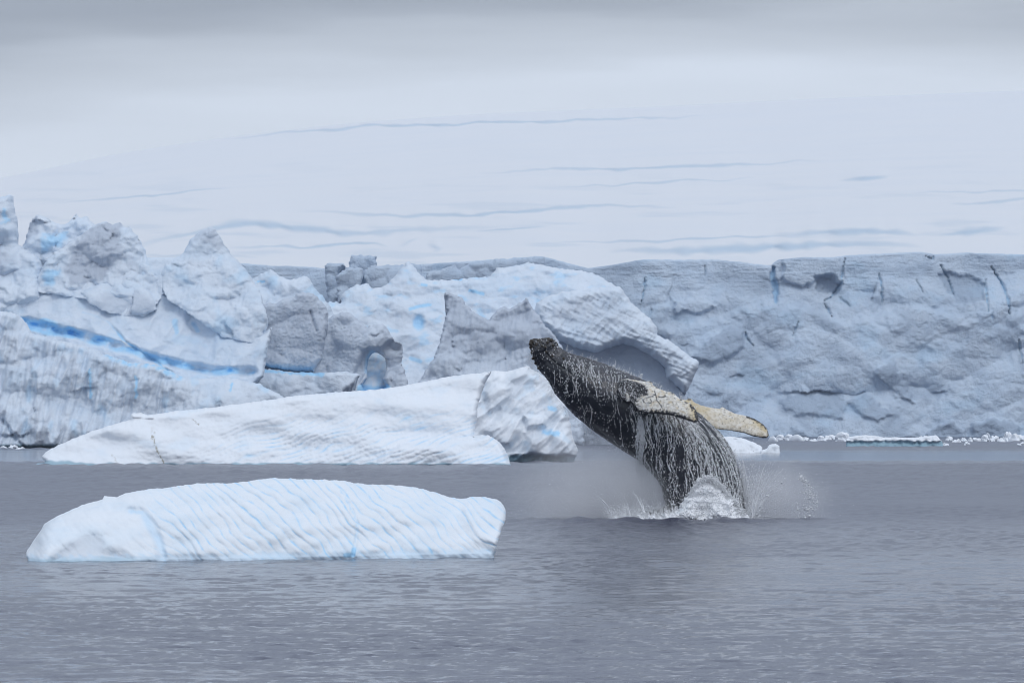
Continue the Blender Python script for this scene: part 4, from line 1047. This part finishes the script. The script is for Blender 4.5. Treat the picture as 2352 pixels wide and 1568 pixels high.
FF = Z8([(960, 430), (1040, 450), (1080, 420), (1120, 430), (1160, 480), (1250, 520), (1350, 545), (1430, 560), (1530, 570), (1570, 545), (1620, 575), (1750, 640), (1850, 660), (1940, 680), (2040, 715), (2110, 760), (2170, 800), (2210, 850), (2235, 910), (2243, 960), (2215, 992), (2150, 995), (2080, 975), (2000, 965), (1900, 925), (1790, 905), (1700, 885), (1500, 870), (1350, 830), (1200, 740), (1060, 640), (960, 560)])
def ff_dark(u, v, d):
    n = fbm(u / 5, v / 5, 4, 23)
    o_ = sstep(0.6, 0.9, fbm(u / 4.5, v / 3.0, 3, 33) + 0.12 * sstep(1660, 1740, u))
    lo_ = line_dist(u, v, Z8([(1940, 680), (2040, 712), (2110, 757), (2175, 797), (2240, 860), (2255, 960), (2220, 1000), (2150, 1002), (2000, 972)]))[0]
    o_ = np.maximum(o_, 1 - sstep(2.5, 6, lo_ + 2.5 * n))
    lo_ = line_dist(u, v, Z8([(2150, 1000), (2000, 970), (1900, 930), (1790, 908), (1500, 875)]))[0]
    o_ = np.maximum(o_, 0.8 * (1 - sstep(1.5, 4, lo_ + 1.5 * n)))
    (p_,) = Z8([(1090, 438)])
    return np.maximum(o_, 0.8 * (1 - sstep(2, 4.5, np.hypot((u - p_[0]) * 0.7, (v - p_[1]) * 1.4))))
inflate('flipper', FF, lambda u, v: WY + 0.9 + 1.1 * sstep(1570, 1760, u) + (955 - v) * 0.009, 0.16, 20, M_flip, whale_root,
        attrs={'dark': ff_dark, 'algae': lambda u, v, d: np.maximum(0.8 * sstep(1722, 1740, u) * (1 - sstep(3, 16, line_dist(u, v, Z8([(1900, 690), (2040, 720), (2190, 860)]))[0])), 0.45 * (1 - sstep(1600, 1650, u)) + 0.25 + 0.25 * fbm(u / 20, v / 12, 3, 8))}, seed=5,
        bumps=[(*Z8([(a, b_)])[0], 3.0, 0.04) for a, b_ in ((1580, 560), (1950, 695), (2050, 730), (2150, 800))])

# chin and snout knobs, each a small lump set in the skin
import bmesh
from mathutils.kdtree import KDTree
m, t, b = new_mat('knob_skin')
b.inputs['Base Color'].default_value = (0.035, 0.028, 0.02, 1); b.inputs['Roughness'].default_value = 0.45
M_knob = m
def knob(u, v, dy, r, sd):
    bm = bmesh.new(); bmesh.ops.create_icosphere(bm, subdivisions=2, radius=r)
    rs = np.random.RandomState(sd)
    for vv in bm.verts:
        vv.co *= 1 + 0.25 * (rs.rand() - 0.5)
    me = bpy.data.meshes.new('tubercle'); bm.to_mesh(me); bm.free(); me.materials.append(M_knob)
    o = bpy.data.objects.new('tubercle', me); COL.objects.link(o)
    o.parent = whale_root; o.location = Vector((wx(u), WY + dy, zf(v, WY))) - whale_root.location
    o.rotation_euler = (sd, sd * 2, sd * 3)
for i, (a, b_, dy, r) in enumerate([(105, 125, -0.2, .11), (150, 108, 0.0, .11), (200, 118, -.3, .07), (315, 98, 0.1, .10), (350, 96, -.2, .10), (385, 104, -.4, .09), (415, 120, 0, .08), (455, 160, 0, .09), (470, 190, .1, .07), (92, 160, -.3, .09),
                                   (95, 220, -.2, .08), (110, 300, -.2, .07), (125, 380, -.3, .07), (165, 450, -.2, .07), (205, 520, -.3, .07), (300, 225, -1.0, .07), (310, 290, -1.15, .06), (400, 350, -1.2, .07), (560, 385, -1.15, .06), (250, 190, -.9, .06), (330, 140, -.6, .07), (170, 170, -.8, .07), (410, 180, -.6, .06)]):
    (p_,) = Z7([(a, b_)])
    knob(p_[0], p_[1] + (2.5 if b_ < 200 else 0), dy, r * 0.85, i)

# ------------------------------------------------------------------ running water, spray and foam
m, t, b = new_mat('white_water')
tl = nd(t, 'ShaderNodeBsdfTranslucent'); tl.inputs['Color'].default_value = (0.90, 0.92, 0.95, 1)
mx = nd(t, 'ShaderNodeMixShader'); mx.inputs[0].default_value = 0.08
t.links.new(b.outputs[0], mx.inputs[1]); t.links.new(tl.outputs[0], mx.inputs[2])
t.links.new(mx.outputs[0], t.nodes['Material Output'].inputs['Surface'])
b.inputs['Base Color'].default_value = (0.93, 0.945, 0.97, 1); b.inputs['Roughness'].default_value = 0.5
b.inputs['Subsurface Weight'].default_value = 0.0
M_ww = m
rw = np.random.RandomState(21)
BXw, BYw, BZw = BX, BY, BZ
front = (sinf > 0.02)
kd_pts = np.stack([BX[front], BZ[front]], 1); kd_y = BY[front]
kd = KDTree(len(kd_pts))
for i, p_ in enumerate(kd_pts): kd.insert((p_[0], p_[1], 0), i)
kd.balance()
sil = np.concatenate([Lc, Rc[::-1]])
def surf_y(x, z):
    co_, i, dist = kd.find((x, z, 0))
    return kd_y[i], dist
def in_sil_arr(u, v):
    c = np.zeros(len(u), bool); n = len(sil)
    for i in range(0, n):
        x0, y0 = sil[i]; x1, y1 = sil[(i + 1) % n]
        if y0 == y1: continue
        w = (v >= min(y0, y1)) & (v < max(y0, y1))
        c ^= w & (u < x0 + (v - y0) * (x1 - x0) / (y1 - y0))
    return c
# tangents of the right edge for the sheets that follow the back
def edge_dir(v):
    i = np.clip(np.searchsorted(Rc[:, 1], v), 1, NS - 2)
    dd = Rc[i + 1] - Rc[i - 1]
    return dd[0] / max(dd[1], 0.3)
def width_pos(u, v):
    iR = np.clip(np.searchsorted(Rc[:, 1], v), 0, NS - 1)
    jl = np.argmin(np.abs(Lc[:, 1] - v))
    l, r = Lc[jl, 0], Rc[iR, 0]
    return np.clip((u - l) / max(r - l, 1), 0, 1.2)
strand_co, strand_f, strand_pts = [], [], []
def add_strand(path, rad):
    k = 0
    while k < len(path) - 2:
        L_ = rw.randint(7, 34)
        seg = path[k:k + L_]
        if len(seg) > 2: add_piece(seg, rad * rw.uniform(0.55, 1.25))
        k += L_ + rw.randint(0, 3)
def add_piece(path, rad):
    n = len(path); base = len(strand_co)
    P = np.array(path)
    strand_pts.append(P)
    tk = rw.rand() * 99
    bead = 0.30 + 1.5 * np.abs(perlin(np.arange(n) * 0.45 + tk, np.full(n, tk), 4)) + 0.25
    T = np.gradient(P, axis=0); T /= np.maximum(np.linalg.norm(T, axis=1), 1e-6)[:, None]
    A = np.cross(T, [0, 1, 0]); A /= np.maximum(np.linalg.norm(A, axis=1), 1e-6)[:, None]
    B = np.cross(T, A)
    for k in range(n):
        r = rad * (0.4 + 0.6 * math.sin(math.pi * min(0.97, (k + 0.6) / n))) * (0.65 + 0.7 * rw.rand()) * bead[k]
        for a in (0.5236, 2.618, 4.712):
            strand_co.append((P[k] + r * (math.cos(a) * A[k] + math.sin(a) * B[k])).tolist())
    for k in range(n - 1):
        for j in range(3):
            a0 = base + k * 3 + j; a1 = base + k * 3 + (j + 1) % 3
            strand_f.append([a0, a1, a1 + 3, a0 + 3])
def run(u, v, L, rad, wob=1.0, drift=None, stick=True):
    path = []; sd = rw.rand() * 100; step = 2.4
    for k in range(int(L / step)):
        x, z = wx(u), zf(v, WY)
        if z < 0.02: break
        ys_, dist = surf_y(x, z)
        off = 0.03 + min(dist, 2.0) * 0.0
        path.append((x, ys_ - off, z))
        w = width_pos(u, v)
        e = edge_dir(v)
        dirx = (0.05 + (e - 0.05) * sstep(0.45, 0.95, w)) if drift is None else drift
        nn = float(perlin(np.array([k * 0.16 + sd]), np.array([sd * 1.7]), 5)[0])
        u += step * (dirx + 0.42 * wob * nn) / math.hypot(1, dirx); v += step / math.hypot(1, dirx)
    if len(path) > 3: add_strand(path, rad)
# from the rear edge of the near flipper and over the flank
NFlow = np.array(Z8([(240, 560), (440, 650), (600, 655), (740, 670), (860, 695), (960, 725), (1060, 760), (1150, 765)]))
for k in range(48):
    t_ = rw.rand() * (len(NFlow) - 1); i = int(t_); p_ = NFlow[i] + (NFlow[i + 1] - NFlow[i]) * (t_ - i)
    run(p_[0] + rw.randn() * 2, p_[1] + rw.rand() * 8 - 2, rw.uniform(40, 260), rw.gamma(2.2, 0.0036) + 0.004, 2.3)
# sheets that follow the curve of the back
for k in range(120):
    i = rw.randint(150, 285); e = rw.rand() ** 1.5
    p_ = Rc[i] + (Lc[i] - Rc[i]) * (0.02 + 0.42 * e)
    run(p_[0], p_[1], rw.uniform(30, 220), rw.gamma(2.2, 0.0036) + 0.003, 1.0)
# upper flank: short runs hanging from the pleats
for k in range(240):
    i = rw.randint(70, 185); e = rw.rand()
    p_ = Rc[i] + (Lc[i] - Rc[i]) * (0.04 + 0.38 * e)
    run(p_[0], p_[1], rw.uniform(6, 26), rw.gamma(3, 0.0016) + 0.002, 2.2, drift=0.2)
for k in range(50):
    i = rw.randint(70, 240); e = rw.rand()
    p_ = Rc[i] + (Lc[i] - Rc[i]) * (0.25 + 0.6 * e)
    run(p_[0], p_[1], rw.uniform(20, 90), rw.uniform(0.006, 0.011), 1.6)
# one dense fall below the root of the flipper
for k in range(34):
    (p_,) = Z8([(375 + rw.randn() * 22, 660 + rw.rand() * 120)])
    run(p_[0], p_[1], rw.uniform(60, 170), rw.uniform(0.006, 0.013), 0.9, drift=-0.02)
# spikes of spray thrown off the upper edge
for k in range(110):
    i = int(rw.choice([rw.randint(88, 130), rw.randint(105, 165), rw.randint(60, 175)]))
    u, v = Rc[i]
    L = rw.uniform(3, 9) if rw.rand() < 0.85 else rw.uniform(9, 20)
    a = rw.uniform(-0.5, 0.5); yy_ = WY + rw.uniform(-0.35, 0.35)
    n_ = 5
    path = [(wx(u + a * L * f_ + 2 * f_ * f_), yy_, zf(v + 3 - (L + 3) * f_, WY)) for f_ in np.linspace(0, 1, n_)]
    add_strand(path, 0.008)
# free-falling threads that have left the back, and the ragged rim of the foam
for k in range(46):
    v0 = rw.uniform(1030, 1150); i = np.clip(np.searchsorted(Rc[:, 1], v0), 1, NS - 2)
    u0 = Rc[i, 0] + rw.gamma(1.6, 4.5); n_ = rw.randint(12, 40); yy_ = WY - rw.rand() * 0.6; dr = rw.uniform(0.1, 0.35)
    path = [(wx(u0 + dr * 3 * f_ * (1 - f_ / 90) + 0.5 * float(perlin(np.array([f_ * 0.3 + k]), np.array([k * 1.3]), 3)[0])), yy_, zf(v0 + 3.0 * f_, WY)) for f_ in range(n_)]
    path = [p_ for p_ in path if p_[2] > 0.02]
    if len(path) > 3: add_strand(path, rw.uniform(0.006, 0.013))
FR = resample(Z6([(1080, 870), (1130, 790), (1190, 720), (1240, 650), (1290, 560), (1330, 490), (1370, 470), (1400, 450), (1470, 445), (1530, 452), (1560, 530), (1590, 580), (1615, 560), (1640, 620), (1680, 680), (1740, 700), (1790, 745), (1805, 850), (1850, 930), (1930, 950)]), 1.0)[:-110]
cxf, cyf = 1630, 1190
for k in range(110):
    p_ = FR[rw.randint(len(FR))]; dx, dy = p_[0] - cxf, p_[1] - cyf; L0 = math.hypot(dx, dy) + 1e-3
    a0 = math.atan2(dy, dx) + rw.randn() * 0.35; L = rw.gamma(2.0, 3.2) + 2; u0, v0 = p_[0] - 4 * dx / L0, p_[1] - 4 * dy / L0
    y0_ = 207.4 + 0.85 * max(0.0, float(zf(v0, WY))) - rw.rand() * 0.3
    add_strand([(wx(u0 + math.cos(a0) * L * f_), y0_, zf(v0 + math.sin(a0) * L * f_ + 3 * f_ * f_, WY)) for f_ in np.linspace(0, 1, 7)], rw.uniform(0.007, 0.018))
# ragged jets and sheets thrown up round the base
for k in range(420):
    u0 = rw.choice([rw.uniform(1395, 1560), rw.uniform(1540, 1735), 1722 + rw.randn() * 6, 1600 + rw.randn() * 50])
    hgt = rw.gamma(2.0, 9.0) * (1.9 if abs(u0 - 1722) < 12 else 1.0)
    lean_ = (u0 - 1580) / 160 * rw.uniform(0, 0.8) + rw.randn() * 0.15
    yy_ = WY - 2.4 + rw.rand() * 1.6
    add_strand([(wx(u0 + lean_ * hgt * f_ + rw.randn() * 0.5), yy_, zf(1192 - hgt * f_ * (1.6 - 0.6 * f_), WY)) for f_ in np.linspace(0, 1, 14)], rw.uniform(0.008, 0.02))
strands = make('water_streams', np.array(strand_co), strand_f, M_ww)
tag(strands, 'white threads of sea water streaming down the breaching whale', 'water', kind='stuff')

TET = np.array([(1, 1, 1), (1, -1, -1), (-1, 1, -1), (-1, -1, 1)], float) / 1.732
def drops(name, pts, rad, label, stretch=1.0):
    n = len(pts)
    a = rw.rand(n) * 6.28; ca, sa = np.cos(a), np.sin(a)
    V = np.repeat(TET[None], n, 0)
    x = V[..., 0] * ca[:, None] - V[..., 1] * sa[:, None]; y_ = V[..., 0] * sa[:, None] + V[..., 1] * ca[:, None]
    V = np.stack([x, y_, V[..., 2] * stretch], -1) * rad[:, None, None] + pts[:, None, :]
    b_ = (np.arange(n) * 4)[:, None, None] + np.array([(0, 1, 2), (0, 3, 1), (0, 2, 3), (1, 3, 2)])[None]
    o = make(name, V.reshape(-1, 3), b_.reshape(-1, 3), M_ww, smooth=True)
    return tag(o, label, 'water', kind='stuff')
# beads on the skin
N = 15000
i_ = rw.randint(4, NS - 12, N); f_ = np.arcsin(np.clip(rw.rand(N), 0, 1)) * 0 + rw.uniform(0.05, np.pi - 0.05, N)
fi = (f_ / (2 * np.pi) * NP).astype(int) % NP
dens = sstep(-0.35, 0.55, fbm(i_ / 16.0, fi / 7.0, 3, 51)) * np.interp(i_ / NS, [0, 0.25, 0.4, 1], [0.08, 0.3, 0.8, 1])
kq = rw.rand(N) < dens
P_ = np.stack([BX[i_, fi], BY[i_, fi], BZ[i_, fi]], 1)[kq]
jit = rw.randn(len(P_), 3) * 0.05; jit[:, 1] = -np.abs(jit[:, 1]) - 0.01
P_ = P_ + jit
P_ = P_[P_[:, 2] > 0.02]
drops('water_beads', P_, rw.gamma(2.2, 0.0045, len(P_)) + 0.003, 'white beads of water spattered over the dark side of the whale', 1.5)

AP = np.concatenate(strand_pts)
AP = AP[AP[:, 2] > 0.05]
sel = AP[rw.randint(0, len(AP), 11000)]
off = rw.randn(len(sel), 3) * np.array([0.035, 0.03, 0.06]); off[:, 1] = -np.abs(off[:, 1])
drops('water_drops', sel + off, rw.gamma(2.0, 0.0045, len(sel)) + 0.003, 'broken drops of water falling with the streams off the whale', 1.8)
# beads over the dark root of the near flipper
fr_ = np.stack([rw.uniform(1412, 1490, 1300), rw.uniform(862, 945, 1300)], 1)
def in_poly(P, poly):
    c = np.zeros(len(P), bool)
    for i in range(len(poly)):
        (x0, y0), (x1, y1) = poly[i], poly[(i + 1) % len(poly)]
        if y0 == y1: continue
        w = (P[:, 1] >= min(y0, y1)) & (P[:, 1] < max(y0, y1))
        c ^= w & (P[:, 0] < x0 + (P[:, 1] - y0) * (x1 - x0) / (y1 - y0))
    return c
fr_ = fr_[in_poly(fr_, NF)]
drops('water_beads', np.stack([wx(fr_[:, 0]), WY - 1.82 - 0.75 * sstep(1440, 1600, fr_[:, 0]) + (920 - fr_[:, 1]) * 0.009 - rw.rand(len(fr_)) * 0.05, zf(fr_[:, 1], WY)], 1), rw.gamma(3, 0.0028, len(fr_)) + 0.003, 'white beads of water on the dark root of the near flipper', 1.5)

# spray in the air
def cloud(n, fn): return np.array([fn() for _ in range(n)])
def pt(u, v, y_): return (wx(u), y_, zf(v, WY))
def spray_left():
    v = 1190 - abs(rw.randn()) * 62
    u = 1500 - abs(rw.randn()) * 120 + rw.uniform(0, 60)
    return pt(u, v, WY + rw.randn() * 1.1)
def spray_right():
    u = 1715 + abs(rw.randn()) * 62; v = 1190 - abs(rw.randn()) * (62 - 0.15 * (u - 1715))
    return pt(u, v, WY + rw.randn() * 1.1)
def spray_belly():
    i = rw.randint(25, 260); u, v = Lc[i]
    return pt(u - abs(rw.randn()) * 9 + 2, v + abs(rw.randn()) * 12, WY + rw.randn() * 0.5)
def spray_base():
    u = rw.uniform(1400, 1735); return pt(u + rw.randn() * 8, 1191 - abs(rw.randn()) * 16, WY - 1 + rw.randn() * 1.0)
def spray_arc():
    t_ = rw.rand(); return pt(1835 + 28 * math.sin(t_ * 3) + rw.randn() * (3 + 12 * t_), 1090 + 100 * t_ + rw.randn() * 4, WY - 0.3 + rw.randn() * 0.5)
parts_ = [cloud(15000, spray_left), cloud(7000, spray_right), cloud(5000, spray_belly), cloud(9000, spray_base), cloud(500, spray_arc)]
P_ = np.concatenate(parts_)
rad = np.concatenate([rw.gamma(2.2, 0.0022, 15000) + 0.003, rw.gamma(2.4, 0.0028, 7000) + 0.003, rw.gamma(2.2, 0.0020, 5000) + 0.003, rw.gamma(2.4, 0.004, 9000) + 0.005, rw.gamma(2.4, 0.006, 500) + 0.006])
kq = P_[:, 2] > 0.01
drops('spray', P_[kq], rad[kq], 'fine white spray flung from the splash round the base of the whale', 1.3)

# foam heaped up where the body leaves the sea
m, t, b = new_mat('foam')
tc = nd(t, 'ShaderNodeTexCoord'); n1 = nd(t, 'ShaderNodeTexNoise'); n1.inputs['Scale'].default_value = 2.2; n1.inputs['Detail'].default_value = 10; n1.inputs['Roughness'].default_value = 0.7
t.links.new(tc.outputs['Object'], n1.inputs['Vector'])
c = mixc(t, mr2(n1.outputs[0], 0.52, 0.75), (0.94, 0.95, 0.97), (0.66, 0.73, 0.77))
t.links.new(c, b.inputs['Base Color']); b.inputs['Roughness'].default_value = 0.6
bp = nd(t, 'ShaderNodeBump'); bp.inputs['Strength'].default_value = 0.8; bp.inputs['Distance'].default_value = 0.05
n3 = nd(t, 'ShaderNodeTexNoise'); n3.inputs['Scale'].default_value = 14; n3.inputs['Detail'].default_value = 8
t.links.new(tc.outputs['Object'], n3.inputs['Vector']); t.links.new(n3.outputs[0], bp.inputs['Height']); t.links.new(bp.outputs[0], b.inputs['Normal'])
M_foam = m
def foam_field(U, V, d):
    return 0.30 * billow((U + 5 * perlin(U / 9, V / 9, 2)) / 34, V / 30, 3, 3, 0.45) + 0.03 * fbm(U / 3, V / 3, 3, 8) - 0.26 * block(U, V, Z6([(1290, 880), (1340, 820), (1480, 800), (1500, 880), (1440, 960), (1300, 985)]), 1, 9)
foam = layer('foam', Z6([(1080, 870), (1130, 790), (1190, 720), (1240, 650), (1290, 560), (1330, 490), (1370, 470), (1400, 450), (1470, 445), (1530, 452), (1560, 530), (1590, 580), (1615, 560), (1640, 620), (1680, 680), (1740, 700), (1790, 745), (1805, 850), (1850, 930), (1930, 950), (1990, 975), (2000, 1010), (200, 1010), (210, 985), (600, 955), (800, 935), (1000, 905)]),
             207.1, M_foam, None, foam_field, step=1.1, lean=0.85, rnd=14, rnd_m=0.5, thick=1.0, rough=8.0, wl=9, seed=71)
tag(foam, 'white churned foam heaped at the foot of the whale', 'foam', kind='stuff')
def foam_drop():
    k = rw.randint(len(FE)); p_ = FE[k]
    return pt(p_[0] + rw.randn() * 3.2, p_[1] + rw.randn() * 3.2 - 1.5, 207.8 + rw.rand() * 0.7)
FE = resample(Z6([(1080, 870), (1190, 720), (1290, 560), (1370, 470), (1470, 445), (1560, 530), (1615, 560), (1680, 680), (1790, 745), (1805, 850), (1990, 975), (1900, 990), (1700, 850), (1500, 700), (1400, 600), (1300, 800)]), 2)
P_ = cloud(12000, foam_drop)
fo = np.array([v.co[:] for v in foam.data.vertices]); fo = fo[(fo[:, 1] < 208.4) & (fo[:, 2] > 0.02)]
k_ = fo[rw.randint(0, len(fo), 3000)] + rw.randn(3000, 3) * 0.08; k_[:, 1] -= 0.05
P_ = np.concatenate([P_, k_])
drops('splash_drops', P_, rw.gamma(2.4, 0.005, len(P_)) + 0.005, 'coarse drops breaking off the foam beside the whale', 1.2)

# drifting mist: closed bodies of thin water vapour
def mist_body(name, cx, cz, y_, rx, ry, rz, dens, label, sd):
    bm = bmesh.new(); bmesh.ops.create_icosphere(bm, subdivisions=4, radius=1.0)
    me = bpy.data.meshes.new(name); bm.to_mesh(me); bm.free()
    m, t, b = new_mat(name)
    t.nodes.remove(b)
    pv = nd(t, 'ShaderNodeVolumePrincipled'); pv.inputs['Color'].default_value = (0.985, 0.985, 0.995, 1); pv.inputs['Anisotropy'].default_value = 0.0
    tc = nd(t, 'ShaderNodeTexCoord')
    ln = nd(t, 'ShaderNodeVectorMath', operation='LENGTH'); t.links.new(tc.outputs['Object'], ln.inputs[0])
    fall = nd(t, 'ShaderNodeMapRange', interpolation_type='SMOOTHSTEP'); fall.inputs['From Min'].default_value = 1.0; fall.inputs['From Max'].default_value = 0.15
    t.links.new(ln.outputs['Value'], fall.inputs['Value'])
    ns = nd(t, 'ShaderNodeTexNoise'); ns.inputs['Scale'].default_value = 2.2; ns.inputs['Detail'].default_value = 4
    t.links.new(tc.outputs['Object'], ns.inputs['Vector'])
    r_ = nd(t, 'ShaderNodeMapRange'); r_.inputs['From Min'].default_value = 0.3; r_.inputs['From Max'].default_value = 0.7; r_.inputs['To Min'].default_value = 0.25; r_.inputs['To Max'].default_value = 1.6
    t.links.new(ns.outputs[0], r_.inputs['Value'])
    mu = nd(t, 'ShaderNodeMath', operation='MULTIPLY'); t.links.new(fall.outputs[0], mu.inputs[0]); t.links.new(r_.outputs[0], mu.inputs[1])
    mu2 = nd(t, 'ShaderNodeMath', operation='MULTIPLY'); t.links.new(mu.outputs[0], mu2.inputs[0]); mu2.inputs[1].default_value = dens
    t.links.new(mu2.outputs[0], pv.inputs['Density'])
    t.links.new(pv.outputs[0], t.nodes['Material Output'].inputs['Volume'])
    me.materials.append(m)
    o = bpy.data.objects.new(name, me); COL.objects.link(o)
    o.location = (cx, y_, cz); o.scale = (rx, ry, rz)
    tag(o, label, 'mist', kind='stuff')
mist_body('mist', wx(1410), 0.8, WY + 1.0, 4.6, 2.8, 2.7, 0.75, 'thin veil of mist hanging left of the whale above the water', 1)
mist_body('mist', wx(1770), 0.6, WY + 0.8, 2.9, 2.2, 2.2, 0.42, 'faint mist drifting right of the whale above the water', 2)

# ------------------------------------------------------------------ the air
HZ = 0.00004
me = bpy.data.meshes.new('haze')
x0, x1, y0_, y1_, z0_, z1_ = -2600, 2600, -300, 12200, -6.0, 620.0
vv = [(x, y_, z) for z in (z0_, z1_) for y_ in (y0_, y1_) for x in (x0, x1)]
me.from_pydata(vv, [], [(0, 2, 3, 1), (4, 5, 7, 6), (0, 1, 5, 4), (2, 6, 7, 3), (0, 4, 6, 2), (1, 3, 7, 5)])
m, t, b = new_mat('haze'); t.nodes.remove(b)
pv = nd(t, 'ShaderNodeVolumePrincipled'); pv.inputs['Color'].default_value = (0.94, 0.965, 1.0, 1); pv.inputs['Density'].default_value = HZ
pv.inputs['Anisotropy'].default_value = 0.0
t.links.new(pv.outputs[0], t.nodes['Material Output'].inputs['Volume'])
me.materials.append(m)
hz = bpy.data.objects.new('haze', me); COL.objects.link(hz)
tag(hz, 'pale even haze filling the air over the bay', 'haze', kind='stuff')
